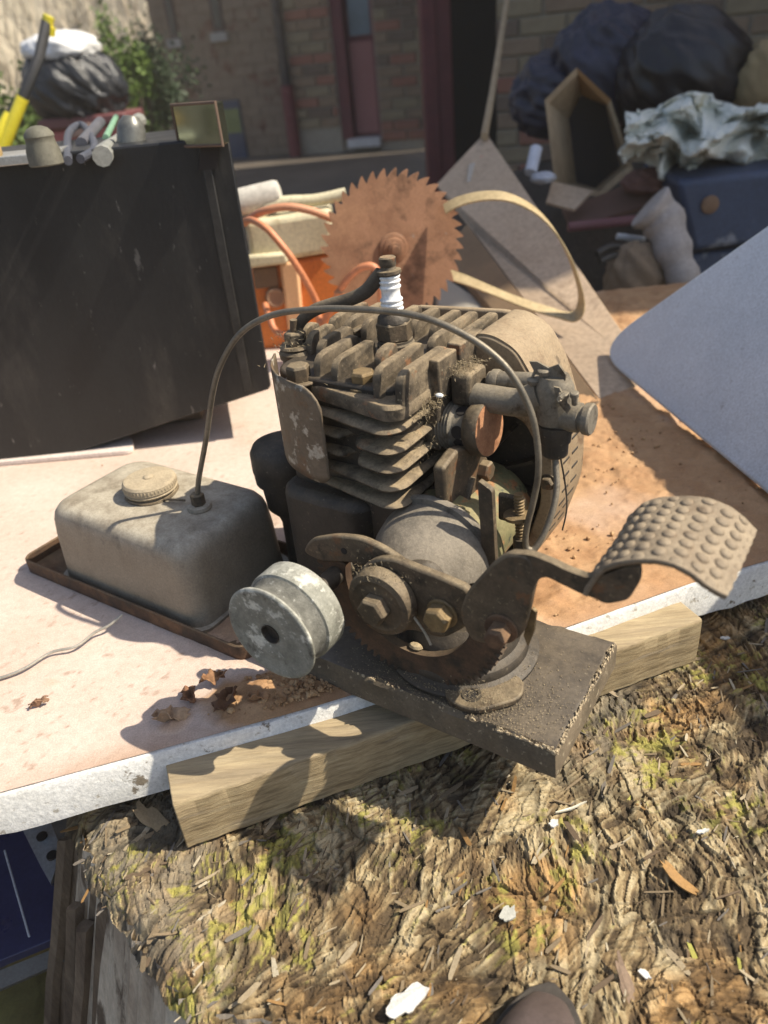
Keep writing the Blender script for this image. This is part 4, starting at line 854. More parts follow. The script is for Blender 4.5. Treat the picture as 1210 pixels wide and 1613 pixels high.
t = MB(); t.hexa([Q(L1-.034,-.004,Hb-.03),Q(L1-.016,-.004,Hb-.03),Q(L1-.016,.001,Hb-.03),Q(L1-.034,.001,Hb-.03)], [Q(L1-.026,-.004,Hb-.001),Q(L1-.008,-.004,Hb-.001),Q(L1-.008,.001,Hb-.001),Q(L1-.026,.001,Hb-.001)]); obj('dark_patch', t, Mdarkin, cab)  # slanted dark patch on the cabinet face near its top corner
# dark block in place of the cabinet's gap shadow, pale panel in front
a = atz(212,690,0); t = MB(); t.box(a.x, a.x+.075, a.y+.03, a.y+.10, .003, .020); tag(obj('gap_shade_block', t, mat('gap_shade_brown', [(.10,.075,.05),(.16,.12,.08)], 30), bevel=.001), 'dark block in place of the gap shadow under the cabinet', 'block')
c_ = [atz(-260,725,.004), atz(-260,690,.004), atz(190,690,.004), atz(208,705,.004), atz(212,722,.004), atz(180,745,.004)]
t = MB().prism(roundpoly([(p.x,p.y) for p in [atz(-280,690,0), atz(160,640,0), atz(212,700,0), atz(212,716,0), atz(-280,760,0)]], .012), UV, .0005, .006)
tag(obj('pale_panel', t, mat('pale_pink_board', [(.60,.50,.44),(.72,.63,.57)], 20, .8, 0, .2, 150), bevel=.001), 'pale pinkish panel with rounded corner lying under the black cabinet', 'panel')
# things standing on the cabinet
TZ = Hb = Hb+0
def top(x, y):
    return atz(x, y, TZ-.005)+bk*.010
p = top(72,262); t = MB().lathe(p, (0,0,1), [(h*.95,r*.72) for h,r in [(0,.019),(.001,.020),(.012,.0195),(.018,.017),(.022,.0165),(.0235,.0175),(.026,.0165),(.030,.012),(.032,.006),(.0325,0)]], 28)
tag(obj('grey_canister', t, mat('grey_canister_paint', [(.10,.095,.07),(.16,.15,.115)], 30, .7, 0, .2, 100)), 'squat grey canister with pale rim on the black cabinet', 'canister')
p = top(195,238); t = MB().lathe(p+Vector((0,.03,0)), (.2,.1,1), [(h*.85,r*.7) for h,r in [(0,.02),(.02,.019),(.026,.016),(.032,.01),(.033,0)]], 24); tag(obj('metal_cup', t, mat('dark_cup_metal', [(.12,.12,.11),(.2,.2,.18)], 30, .4, .4, .1, 100)), 'upturned dark metal cup among the tools on the cabinet', 'cup')
wr = [top(160,248), top(178,232)+Vector((0,0,.004)), top(200,216)+Vector((0,.01,.008)), top(217,206)+Vector((0,.02,.01))]
tag(obj('wrench', MB().tube(catmull(wr, 5), lambda q: .006+.003*math.cos(q*6.2), 10), mat('pale_metal', [(.26,.27,.24),(.36,.36,.33)], 40, .5, .3, .2, 100)), 'pale metal wrench lying across the cabinet top', 'wrench')
tag(obj('hose_loop', MB().tube(catmull([top(105,255), top(112,230)+Vector((0,0,.012)), top(135,222)+Vector((0,0,.016)), top(150,240)+Vector((0,0,.004)), top(125,252)], 6), .004, 10), mat('grey_hose', [(.05,.055,.075),(.09,.095,.115)], 40, .5)), 'short grey blue hose loop on the cabinet', 'hose')
tag(obj('pipe_offcut', MB().tube([top(125,240)+Vector((0,.01,.006)), top(152,220)+Vector((0,.03,.016))], .006, 12), mat('grey_pipe', [(.10,.10,.115)], 40, .5)), 'short grey pipe offcut leaning in the tools on the cabinet', 'pipe')
tag(obj('green_rod', MB().tube([top(168,228)+Vector((0,.0,.006)), top(178,205)+Vector((0,.03,.014))], .0035, 10), mat('green_plastic', [(.20,.36,.24)], 40, .5)), 'thin green rod sticking up beside the wrench', 'rod')
p = top(25,262); t = MB().box(p.x-.05, p.x+.03, p.y+.0, p.y+.06, p.z, p.z+.008); tag(obj('metal_plate', t, mat('shiny_plate', [(.4,.4,.38)], 20, .35, .5), bevel=.001), 'small bright metal plate at the end of the cabinet top', 'plate')
t = MB().ball(top(8,262)+Vector((-.02,.0,.012)), .016, 14, 1.2, 1, .8); tag(obj('ochre_rag', t, mat('ochre_rag', [(.3,.2,.08),(.42,.3,.14)], 60, .9, 0, .6, 200)), 'small ochre rag beside the grey canister', 'rag')
# clear box lid / reflector standing on the corner
a, b = top(283,232), top(352,230); dv = (b-a); t = MB(); hh = Vector((0,0,.034)); dk = Vector((.004,.020,0))
glass = thing('glass_tray', 'small mirrored tray standing at the corner of the black cabinet', 'tray', a)
t.hexa([a, b, b+dk, a+dk], [a+hh, b+hh, b+dk+hh, a+dk+hh]); obj('mirror_face', t, mat('mirror', [(.22,.24,.18)], 20, .08, .9, 0, grain=.1), glass, bevel=.0008)
t = MB(); r_ = .0016; t.tube([a, b, b+hh, a+hh], r_, 8, True); obj('rim', t, mat('rust_rim', [(.13,.085,.06)], 40), glass)

# ---------------------------------------------------------------- saw blade, power tool, cord, strap
YB = 1.0; bcw = atY(619,390,YB); RB = .091
sb = thing('saw_blade', 'large rusty circular saw blade standing behind the engine', 'saw blade', bcw-Vector((0,0,RB)))
yaw = math.radians(8); bxv = Vector((math.cos(yaw), math.sin(yaw), 0)); bnv = Vector((math.sin(yaw), -math.cos(yaw), 0)); bzv = Vector((.0,.10,1)).normalized()
nTeeth = 40; ol = []
for k in range(nTeeth):
    for f, r in ((0, .905), (.14, .935), (.5, .985), (.80, 1.02), (.84, 1.0), (.86, .93), (.92, .905)):
        an = -2*PI*(k+f)/nTeeth; ol.append((RB*r*math.cos(an), RB*r*math.sin(an)))
Mbl = mat('rusty_blade', [(.24,.115,.06),(.32,.165,.09),(.38,.20,.115)], 30, .8, .1, .35, 200, [((.13,.065,.035), 22, .54, .66), ((.30,.24,.19), 60, .66, .72), ((.44,.24,.13), 9, .56, .7)])
t = MB().prism(ol, lambda a, b, c: bcw+bxv*a+bzv*b+bnv*c, -.0011, .0011); obj('blade_disc', t, Mbl, sb, smooth=20)
t = MB().lathe(bcw+bnv*.001, bnv, [(0,.0185),(.003,.0185),(.004,.017),(.0042,.0135),(.007,.0130),(.0075,.012),(.0078,0)], 40); obj('arbor_flange', t, Mbl, sb, smooth=35)
t = MB().lathe(bcw+bnv*.0085, bnv, [(0,.008),(.006,.008),(.0065,.006),(.010,.005),(.0105,0)], 24); obj('arbor_nut', t, Mbl, sb, smooth=35)
# power tool behind the blade
pt = thing('power_tool', 'orange and cream power tool partly behind the saw blade', 'power tool', atz(455,585,0))
Mor = mat('orange_plastic', [(.62,.17,.03),(.75,.24,.05)], 12, .5, 0, .1, 100, [((.45,.2,.08), 40, .6, .7)])
Mcr = mat('cream_plastic', [(.60,.54,.36),(.72,.66,.46)], 12, .5, 0, .1, 100, [((.42,.36,.22), 40, .6, .7)])
Yp = 1.10
def pp(x, y, d=0): return atY(x, y, Yp+d)
def slabp(pts, d0, d1): 
    return MB().loft([[pp(x,y,d0) for x,y in pts], [pp(x,y,d0)+Vector((0,d1-d0,0)) for x,y in pts]])
obj('tool_body', slabp([(396,420),(448,412),(520,400),(545,405),(548,560),(400,575)], 0, .10), Mor, pt, bevel=.006, seg=3)
obj('top_housing', slabp([(384,350),(430,345),(470,338),(522,330),(528,398),(470,408),(396,418)], -.008, .10), Mcr, pt, bevel=.008, seg=3)
obj('housing_lip', slabp([(386,404),(452,398),(454,416),(388,424)], -.018, .02), Mcr, pt, bevel=.004)
obj('carry_handle', MB().tube(catmull([pp(412,348,.02), pp(420,326,.02), pp(450,318,.02), pp(490,316,.02), pp(515,312,.02), pp(545,305,.02)], 6), .008, 12), Mcr, pt, smooth=60)
t = MB().lathe(pp(434,468,-.004), (0,-1,0), [(-.01,.014),(.004,.014),(.006,.011),(.004,.006),(.004,0)], 28); obj('dial', t, mat('dial_brown', [(.35,.22,.14)], 20), pt)
obj('side_column', slabp([(440,415),(470,412),(480,530),(455,535)], -.012, .0), mat('peach_plastic', [(.72,.42,.22),(.8,.5,.28)], 12, .5), pt, bevel=.004)
obj('vent_block', slabp([(398,424),(436,420),(440,452),(402,456)], -.006, .0), mat('brown_grille', [(.2,.13,.08)], 30), pt, bevel=.002)
# orange cord
Mcord = mat('orange_cord', [(.58,.21,.10),(.68,.28,.14)], 20, .5, 0, .1, 100)
cw_ = lambda x, y, Y: atY(x, y, Y)
tag(obj('extension_cord', MB().tube(catmull([cw_(380,352,1.12), cw_(396,347,1.06), cw_(420,360,1.03), cw_(445,388,1.02), cw_(465,415,1.02), cw_(486,450,1.03), cw_(500,480,1.04), cw_(505,510,1.03), cw_(520,490,1.02), cw_(540,450,.985), cw_(565,424,.975), cw_(588,420,.97), cw_(598,440,.97), cw_(600,475,.97), cw_(596,520,.975), cw_(560,545,1.0), cw_(500,535,1.02), cw_(440,525,1.04), cw_(425,500,1.06), cw_(418,480,1.09)], 8), .0045, 12), Mcord, smooth=60), 'orange extension cord looping in front of the power tool', 'cord')
tag(obj('orange_hose', MB().tube(catmull([cw_(384,352,1.1), cw_(410,335,1.06), cw_(450,326,1.05), cw_(490,332,1.05), cw_(524,345,1.06)], 8), .005, 12), mat('faded_orange_hose', [(.55,.25,.14),(.62,.3,.17)], 20, .6), smooth=60), 'faded orange hose arching over the cream housing', 'hose')
# grey cardboard roll
t = MB().lathe(atY(382,318,1.13), (atY(440,304,1.13)-atY(382,318,1.13)), [(-.05,.018),(.048,.018),(.053,.016),(.055,.010)], 24); tag(obj('grey_roll', t, mat('grey_roll_surface', [(.45,.42,.37),(.58,.55,.49)], 40, .9, 0, .5, 100), smooth=40), 'short grey roll lying above the power tool', 'roll')
# strap: a flat tan band bent into an open loop
sp_ = catmull([cw_(700,330,.997), cw_(722,318,.993), cw_(760,309,.985), cw_(800,311,.975), cw_(840,330,.965), cw_(872,362,.955), cw_(897,405,.95), cw_(911,445,.95), cw_(916,472,.955), cw_(912,493,.955), cw_(898,499,.96), cw_(870,492,.965), cw_(820,476,.98), cw_(770,456,.995), cw_(735,442,1.01), cw_(700,430,1.03)], 8)
bandw = Vector((-.15,.75,.35)).normalized()*.017; loops = []
for k, p in enumerate(sp_):
    tg = (sp_[min(k+1,len(sp_)-1)]-sp_[max(k-1,0)]).normalized(); wv = (bandw-tg*bandw.dot(tg)); wv = wv.normalized()*.0085; nn = tg.cross(wv).normalized()*.0012
    loops.append([p-wv-nn, p+wv-nn, p+wv+nn, p-wv+nn])
tag(obj('tan_strap', MB().loft(loops), mat('tan_belt', [(.36,.27,.14),(.50,.39,.22)], 30, .5, .1, .2, 100), smooth=40, bevel=.0005), 'stiff tan strap bent in an open loop beside the saw blade', 'strap')
# leaning slab at the right
s0 = atz(975,610,.002); s1 = atz(1240,822,.002); th_ = math.radians(57); ed_ = (s1-s0).normalized(); up_ = Vector((ed_.y*-1, ed_.x, 0)); up_ = up_ if up_.x > 0 else -up_; up_ = up_*math.cos(th_)+Vector((0,0,math.sin(th_)))
SN = ed_.cross(up_); SN = SN if SN.x < 0 else -SN
def ons(x, y): q = atplane(x, y, s0, SN)-s0; return q.dot(ed_), q.dot(up_)
cr_ = [ons(985,622), ons(955,560), ons(1210,380)]
p0s = (0,0); pe_ = (.62,0); dirU = Vector((cr_[2][0]-cr_[1][0], cr_[2][1]-cr_[1][1]))
kU = .42/max(1e-6, dirU.length)
poly = [ons(934,550), (ons(940,553)[0]+dirU.x*kU*1.0, ons(940,553)[1]+dirU.y*kU), (.62,.42), (.62,0)]
poly[0] = (poly[0][0], max(poly[0][1], -.002))
print('slab', poly)
t = MB().prism(roundpoly(poly, .075, 10), lambda a, b, c: s0+ed_*a+up_*b+SN*c, -.012, 0)
tag(obj('leaning_slab', t, mat('sky_tinted_white', [(.50,.57,.64),(.60,.67,.74)], 14, .6, 0, .25, 200, [((.30,.33,.36), 60, .64, .72)]), bevel=.003, seg=3), 'large white slab tinted blue for sky light, rounded corner, leaning at the right', 'slab')  # white slab; the blue of its sky-lit shade is in the colour
# ---------------------------------------------------------------- sheets, stick and junk heap by the house wall
Mcard = mat('tan_cardboard', [(.42,.305,.205),(.52,.395,.28)], 8, .85, 0, .3, 60, [((.22,.15,.10), 12, .58, .7)])
def sheet(pts, th, m, name, label, cat, bev=.001):
    P = [Vector(p) for p in pts]; n = (P[1]-P[0]).cross(P[2]-P[0]).normalized()*th
    t = MB().loft([P, [p+n for p in P]]); return tag(obj(name, t, m, bevel=bev), label, cat)
sheet([atY(765,208,1.66), atz(1032,598,.005), atz(945,628,.004), atY(735,350,1.42), atY(688,290,1.56)], .004, Mcard, 'cardboard_sheet', 'big tan cardboard sheet with red print leaning behind the strap', 'cardboard')
pA, pB = atY(742,285,1.545), atY(757,262,1.59)
sheet([atY(738,262,1.57)+Vector((0,-.006,.004)), atY(770,250,1.60)+Vector((0,-.006,.004)), atY(775,280,1.545)+Vector((0,-.006,.004)), atY(735,290,1.515)+Vector((0,-.006,.004))], .001, mat('pale_label', [(.45,.41,.35)], 20, .8, 0, 0), 'paper_label', 'worn pale paper label stuck on the tan cardboard', 'label', 0)
t = MB().tube([atY(757,250,1.59)+Vector((0,-.008,.004)), atY(768,262,1.575)+Vector((0,-.008,.004)), atY(764,272,1.555)+Vector((0,-.008,.004))], .0022, 6); tag(obj('red_mark', t, mat('red_print', [(.55,.10,.10)], 20, .8, 0, 0)), 'small red printed arrow on the tan cardboard', 'mark')
sheet([atY(735,352,1.38), atz(945,632,.004), atz(925,655,.004), atz(880,610,.004), atY(700,400,1.33)], .012, mat('brown_board', [(.17,.11,.06),(.24,.16,.09)], 12, .8), 'brown_board', 'narrow brown board under the lower edge of the cardboard', 'board')
sheet([atY(690,430,1.26), atY(800,500,1.10), atz(895,606,.004), atz(850,600,.004), atz(690,545,.004)], .01, mat('grey_plank', [(.30,.27,.22),(.38,.34,.28)], 12, .8), 'grey_plank', 'grey brown plank lying between the blade and the cardboard', 'plank')
tag(obj('blue_scrap', MB().ball(atY(762,470,1.2), .016, 12, 1.6, 1, .6), mat('blue_scrap', [(.06,.08,.2),(.2,.22,.3)], 40)), 'small blue plastic scrap under the strap', 'scrap')
tag(obj('wooden_stick', MB().tube([atY(763,215,1.62), atY(775,150,1.9), atY(802,-20,2.6)], .0075, 10), mat('pale_stick', [(.30,.22,.13),(.42,.33,.21)], 20, .8)), 'long thin wooden stick leaning against the brick wall', 'stick')
def crumple(name, c, rx, ry, rz, m, label, cat, seed, amp=.22, fr=2.2, n=90, sharp=1.6, rot=None, aspect=1):
    th = np.linspace(.001, PI-.001, n//2); ph = np.linspace(0, 2*PI, n+1)[:-1]; T, Pp = np.meshgrid(th, ph, indexing='ij')
    X = np.sin(T)*np.cos(Pp); Y = np.sin(T)*np.sin(Pp); Zz = np.cos(T)
    def f3(f, s): return (fbm(X*f+Zz*f*.7*aspect+9, Y*f-Zz*f*.5*aspect+4, s, 3)+fbm(Y*f+3, Zz*f*aspect+X*.6*f+7, s+5, 3))/2
    r = 1+amp*(1-2*np.abs(f3(fr, seed)*2-1)*sharp)*.6+amp*.5*(f3(fr*2.7, seed+20)-.5)*2*1.2
    V = np.stack([X*r*rx, Y*r*ry, Zz*r*rz], -1).reshape(-1,3); nt_, np_2 = T.shape; t = MB()
    R_ = rot or Matrix.Identity(3); t.v = [tuple(Vector(c)+R_ @ Vector(v)) for v in V]
    for i in range(nt_-1):
        for j in range(np_2): t.f.append((i*np_2+j, i*np_2+(j+1)%np_2, (i+1)*np_2+(j+1)%np_2, (i+1)*np_2+j))
    t.f += [tuple(range(np_2)), tuple((nt_-1)*np_2+j for j in range(np_2))]
    return tag(obj(name, t, m, smooth=70), label, cat)
Mtarp = mat('black_blue_plastic', [(.006,.006,.009),(.012,.013,.022)], 10, .32, 0, .3, 40, bdist=.01)
Mtarp2 = mat('blue_tarp', [(.012,.014,.03),(.022,.026,.06)], 10, .4, 0, .4, 40, bdist=.01)
YJ = 2.0
crumple('rubbish_bag', atY(1078,112,YJ), .150, .13, .128, Mtarp, 'big black rubbish bag on top of the heap by the brick wall', 'bag', 3, .13, 1.7, 150)
crumple('tarp_bundle', atY(955,110,YJ+.12), .13, .10, .125, Mtarp2, 'dark blue tarp bundle beside the big black bag on the heap', 'tarp', 8, .22, 2.2, 130)
crumple('tarp_bundle', atY(868,150,YJ+.16), .095, .09, .085, Mtarp2, 'smaller dark tarp bundle behind the open wooden box', 'tarp', 13, .25, rot=Euler((0,-.5,0)).to_matrix())
# open wooden box (shaped sides)
wb = thing('wooden_box', 'open wooden box with tan sides tipped on the junk heap', 'box', atY(930,300,1.72))
Mwb = mat('box_wood', [(.36,.27,.17),(.46,.36,.23)], 14, .8, 0, .3, 60, stretch=(1,1,.3)); Mwb2 = mat('box_wood_inner', [(.30,.17,.07),(.38,.22,.09)], 14, .8)
fr_ = [(864,163), (910,116), (958,165), (990,262), (945,302), (880,292)]
inn_ = [(896,186), (915,150), (954,166), (977,262), (938,296), (908,288)]
Yb = 1.72
for k in range(6):
    a, b, c, d = fr_[k], fr_[(k+1)%6], inn_[(k+1)%6], inn_[k]
    o1 = [atY(*a,Yb), atY(*b,Yb), atY(*c,Yb+.10), atY(*d,Yb+.10)]; off = Vector((0,.012,0)); ctr = atY(928,225,Yb+.05)
    t = MB().loft([o1, [p+(p-ctr).normalized()*.012 for p in o1]]); obj('side_board', t, Mwb2 if k == 1 else Mwb, wb)
t = MB().loft([[atY(*p,Yb+.11) for p in inn_], [atY(*p,Yb+.11)+Vector((0,.01,0)) for p in inn_]]); obj('box_back', t, mat('box_inner_shade', [(.03,.03,.035)], 20), wb)  # dark panel; the shade inside the box is put into its colour
# crumpled cloth
def cloth(i, j):
    w1 = float(fbm(np.array(i*9+j*2), np.array(j*5), 101, 3))-.5; w2 = float(vn(np.array(i*5-j*4), np.array(j*6+i*3), 105))-.5
    x = 985+250*i+ (12 if j > .5 else 0)*math.sin(i*9); y = 175+95*j+10*math.sin(i*11+j*4)-22*math.sin(i*PI)*(1-j)
    d = .10*math.sin(j*PI)*(.7+.3*math.sin(i*13)) + .03*math.sin(i*19+j*5)+.02*math.sin(j*17-i*8)+.22*abs(w1)+.10*w2
    y += 40*w2*j; x += 30*w1
    return atY(x, y, 1.62-d)
o = obj('crumpled_cloth', MB().grid(cloth, 110, 70), mat('pale_green_cloth', [(.62,.65,.58),(.76,.78,.72)], 14, .9, 0, .4, 80, [((.50,.46,.28), 12, .6, .7)], bdist=.004), smooth=80)
md = o.modifiers.new('t', 'SOLIDIFY'); md.thickness = .006; tag(o, 'crumpled pale green cloth lying over the blue bin', 'cloth')
# blue bin
bb_ = thing('blue_bin', 'scuffed dark blue plastic bin under the crumpled cloth', 'bin', atY(1140,430,1.45))
Mbb = mat('scuffed_blue_plastic', [(.022,.042,.09),(.038,.062,.12)], 12, .55, 0, .3, 60, [((.20,.22,.26), 14, .60, .68), ((.25,.14,.08), 20, .66, .7)])
t = MB().loft([[atY(x,y,1.45) for x,y in ((1066,285),(1260,262),(1260,375),(1092,398))], [atY(x,y,1.45)+Vector((.02,.25,0)) for x,y in ((1066,285),(1260,262),(1260,375),(1092,398))]]); obj('bin_body', t, Mbb, bb_, bevel=.012, seg=3)
t = MB().loft([[atY(x,y,1.47) for x,y in ((1085,402),(1260,378),(1260,520),(1110,540))], [atY(x,y,1.47)+Vector((.02,.22,0)) for x,y in ((1085,402),(1260,378),(1260,520),(1110,540))]]); obj('bin_base', t, Mbb, bb_, bevel=.01, seg=3)
t = MB().lathe(atY(1118,322,1.449), (0,-1,0), [(0,.016),(.004,.016),(.006,.012),(.006,0)], 20); obj('drain_plug', t, mat('rusty_plug', [(.2,.12,.07)], 40), bb_)
# grey fleecy roll
t = MB().tube(catmull([atY(1022,325,1.38), atY(1045,350,1.37), atY(1062,400,1.34), atY(1080,450,1.32), atY(1090,500,1.32)], 6), lambda q: .040-.014*min(1, q*1.4)+.003*math.sin(q*30), 20); tag(obj('felt_roll', t, mat('grey_felt', [(.36,.325,.30),(.48,.44,.41)], 60, .95, 0, .8, 160, bdist=.004), smooth=60), 'grey felt roll drooping in front of the blue bin', 'roll')
Mbp = mat('red_brown_board', [(.10,.052,.038),(.15,.08,.058)], 10, .8)
sheet([atY(885,330,1.66), atY(1040,270,1.66), atY(1060,310,1.56), atY(900,358,1.54)], .01, Mbp, 'brown_board', 'red brown board below the open wooden box', 'board')
sheet([atY(870,285,1.64), atY(935,300,1.60), atY(905,330,1.56), atY(860,318,1.58)], .006, Mcard, 'cardboard_scrap', 'small tan cardboard scrap at the foot of the wooden box', 'cardboard')
tag(obj('maroon_rail', MB().tube([atY(895,358,1.5), atY(1005,346,1.5)], .009, 10), mat('maroon_rail_paint', [(.16,.06,.07)], 20, .6)), 'thin maroon rail crossing the heap beside the felt roll', 'rail')
tag(obj('white_tube', MB().tube([atY(972,372,1.42), atY(1015,378,1.42)], .006, 10), mat('white_plastic', [(.6,.62,.63)], 20, .5)), 'short white tube poking out beside the felt roll', 'tube')
tag(obj('paper_roll', MB().lathe(atY(836,272,1.62), atY(846,228,1.66)-atY(836,272,1.62), [(0,.012),(.055,.012),(.055,.009)], 20), mat('white_paper', [(.62,.65,.72)], 20, .8)), 'white paper roll standing at the edge of the cardboard', 'paper roll')
crumple('paper_scrap', atY(856,280,1.60), .022, .02, .010, mat('white_scrap', [(.5,.52,.57)], 20, .8), 'crumpled white paper scrap below the white paper roll', 'paper', 31, .3, n=36)
crumple('paper_bag', atY(1000,440,1.36), .05, .04, .06, mat('brown_paper', [(.18,.13,.085),(.26,.19,.125)], 14, .9), 'dark brown paper bag beside the felt roll', 'bag', 21, .22, n=60)
crumple('foam_lump', atY(1200,130,1.9), .06, .06, .075, mat('ochre_foam', [(.24,.17,.085),(.33,.25,.13)], 14, .9), 'ochre foam lump at the right of the black bag', 'foam', 27, .2, n=60)
crumple('pink_rag', atY(1025,285,1.6), .05, .04, .022, mat('dull_red_rag', [(.15,.07,.06),(.22,.12,.1)], 14, .9), 'dull red rag tucked under the crumpled cloth', 'rag', 37, .3, n=50)
for k, (pts, lab) in enumerate((([(940,400),(965,388),(1000,395),(1018,415)], 'upper black cable beside the brown paper bag'), ([(945,412),(975,402),(990,430),(960,445)], 'lower black cable curling over the brown paper bag'))):
    tag(obj('black_cable', MB().tube(catmull([atY(x,y,1.34+.02*i) for i,(x,y) in enumerate(pts)], 6), .006, 10), mat('cable_rubber', [(.02,.02,.02)], 20, .5), smooth=60), lab, 'cable', 'black cables in the heap')
# dark heap body behind all this
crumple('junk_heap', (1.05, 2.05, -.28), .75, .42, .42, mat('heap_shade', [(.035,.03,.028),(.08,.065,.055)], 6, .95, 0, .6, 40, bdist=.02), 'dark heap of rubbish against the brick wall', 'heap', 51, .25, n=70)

# ---------------------------------------------------------------- left yard: toolbox, bag, bushes, shovels
YT = 2.6
tbx = thing('red_toolbox', 'faded red metal toolbox under the shiny black rubbish bag', 'toolbox', atY(130,236,YT))
Mred = mat('faded_red_enamel', [(.36,.085,.075),(.45,.12,.10)], 10, .5, 0, .1, 60)
a, b = atY(68,205,YT), atY(198,200,YT); zt_, zb_ = atY(130,190,YT).z, atY(130,246,YT).z
t = MB().box(a.x, b.x, YT, YT+.22, zb_, zt_-.02); obj('toolbox_body', t, Mred, tbx, bevel=.008)
t = MB().box(a.x-.01, b.x+.01, YT-.01, YT+.23, zt_-.018, zt_+.012); obj('toolbox_lid', t, mat('dark_red_lid', [(.16,.055,.055)], 10, .5), tbx, bevel=.006)
c = atY(130,204,YT); t = MB().box(c.x-.035, c.x+.03, YT-.014, YT, c.z-.018, c.z+.016); obj('latch', t, mat('latch_steel', [(.30,.2,.17)], 30, .4, .5), tbx, bevel=.003)
t = MB().box(a.x-.02, b.x+.02, YT+.0, YT+.25, -.55, zb_-.002); tag(obj('storage_crate', t, mat('dark_crate', [(.06,.045,.04),(.09,.07,.06)], 10, .8), bevel=.006), 'dark crate carrying the faded red toolbox', 'crate')
bagc = atY(120,140,YT+.1)
crumple('rubbish_bag', bagc, .138, .13, .112, mat('shiny_black_plastic', [(.012,.013,.016),(.03,.032,.038)], 6, .22, 0, .35, 22, bdist=.02), 'shiny black rubbish bag sitting on the red toolbox', 'bag', 61, .20, fr=2.0, n=150, rot=Euler((0,.25,.2)).to_matrix())
crumple('bag_highlight', bagc+Vector((-.01,-.02,.105)), .105, .10, .045, mat('highlight_white', [(.74,.74,.74),(.82,.82,.82)], 10, .4), 'white lump standing in for the highlight on the black bag', 'bag', 65, .2, n=50)  # pale lump added in place of the highlight on the bag top
# yellow-handled shears
shr = thing('loppers', 'pair of loppers with bright yellow handles beside the toolbox', 'loppers', atY(20,250,1.7))
Myl = mat('yellow_grip', [(.80,.66,.03),(.86,.74,.06)], 10, .4, 0, 0)
for x0, y0, x1, y1 in ((-6,222,16,180), (0,245,36,154)):
    obj('handle', MB().tube([atY(x0-8,y0+20,1.7), atY(x0,y0,1.7), atY(x1,y1,1.72)], .011 if x0 else .012, 12), Myl, shr)
obj('shaft', MB().tube([atY(16,182,1.72), atY(36,154,1.72), atY(62,90,1.76), atY(74,34,1.8)], .010, 10), mat('black_shaft', [(.03,.03,.032)], 20, .5), shr)
obj('tip', MB().tube([atY(74,40,1.8), atY(77,25,1.8)], .011, 10), Myl, shr); obj('tip', MB().tube([atY(78,56,1.8), atY(80,42,1.8)], .010, 10), Myl, shr)
def bush(name, c, rx, ry, rz, n, cols, label, cat='bush', lf=.032, grp='bushes by the yard'):
    root = thing(name, label, cat, Vector((c[0], c[1], c[2]-rz)), 0, grp); t = MB(); c = Vector(c)
    cl_ = [(Vector((random.gauss(0,.45)*rx, random.gauss(0,.45)*ry, random.gauss(0,.45)*rz)), random.uniform(.22,.42)) for k in range(26)]
    for k in range(n):
        cc_, r = random.choice(cl_); p = c+cc_+Vector((random.gauss(0,1)*rx*r, random.gauss(0,1)*ry*r, random.gauss(0,1)*rz*r))*.6
        d = Vector((random.gauss(0,1), random.gauss(0,1), random.gauss(0,.8)+.3)).normalized(); s_ = d.orthogonal().normalized(); s_ = Matrix.Rotation(random.random()*6, 3, d) @ s_; L = lf*random.uniform(.5,1.3)
        t.add([p, p+d*L*.5+s_*L*.25, p+d*L, p+d*L*.5-s_*L*.25], [(0,1,2,3)])
    obj('foliage', t, mat(name+'_leaf', cols, 6, .6, 0, 0), root, smooth=0); st = MB()
    for k in range(7): st.tube([Vector((c.x+random.uniform(-.1,.1)*rx, c.y, c.z-rz-.3)), c+Vector((random.uniform(-.7,.7)*rx, random.uniform(-.5,.5)*ry, random.uniform(-.1,.7)*rz))], .012, 6)
    obj('stem', st, mat(name+'_stem', [(.08,.06,.04)], 20), root); return root
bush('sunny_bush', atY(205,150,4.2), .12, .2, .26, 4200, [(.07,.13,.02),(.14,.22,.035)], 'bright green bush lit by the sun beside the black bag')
bush('dark_bush', atY(250,165,4.6), .17, .2, .28, 5200, [(.02,.045,.018),(.045,.08,.03)], 'dark green bush at the house corner')  # leaf colour darker than the other bushes
bush('low_bush', atY(30,215,3.4), .20, .2, .18, 4000, [(.06,.11,.02),(.13,.19,.04)], 'sunlit bush behind the yellow loppers')

# ---------------------------------------------------------------- lower left: solar panel with bracket; shoe toe
so_ = thing('solar_panel', 'dark blue solar panel standing low beside the stump', 'solar panel', atz(20,1420,-.30))
pa = [atz(-260,1255,-.20), atz(52,1300,-.20), atz(112,1468,-.22), atz(-260,1620,-.24)]; n = (pa[1]-pa[0]).cross(pa[3]-pa[0]).normalized(); n = n if n.z < 0 else -n
obj('cell_sheet', MB().loft([pa, [p+n*.012 for p in pa]]), mat('blue_solar_cell', [(.020,.025,.075),(.03,.036,.10)], 20, .3, 0, .05, 100), so_, bevel=.001)
q0, q1 = atz(8,1340,-.2), atz(47,1476,-.218); obj('bus_line', MB().tube([q0-n*.0008, q1-n*.0008], .0008, 6), mat('silver_line', [(.6,.62,.65)], 20, .4), so_)
t = MB().loft([[p+n*.012 for p in (atz(-260,1622,-.242), atz(112,1472,-.222), atz(108,1500,-.235), atz(-260,1660,-.26))], [p+n*.024+Vector((0,.012,-.01)) for p in (atz(-260,1622,-.242), atz(112,1472,-.222), atz(108,1500,-.235), atz(-260,1660,-.26))]]); obj('panel_frame', t, mat('grey_frame', [(.12,.125,.13)], 20, .5, .4), so_)
br_ = thing('metal_bracket', 'galvanised bracket with two round holes above the solar panel', 'bracket', atz(70,1330,-.16))
pts = [atz(30,1296,-.15), atz(76,1285,-.15), atz(97,1340,-.155), atz(80,1392,-.16), atz(62,1360,-.158)]
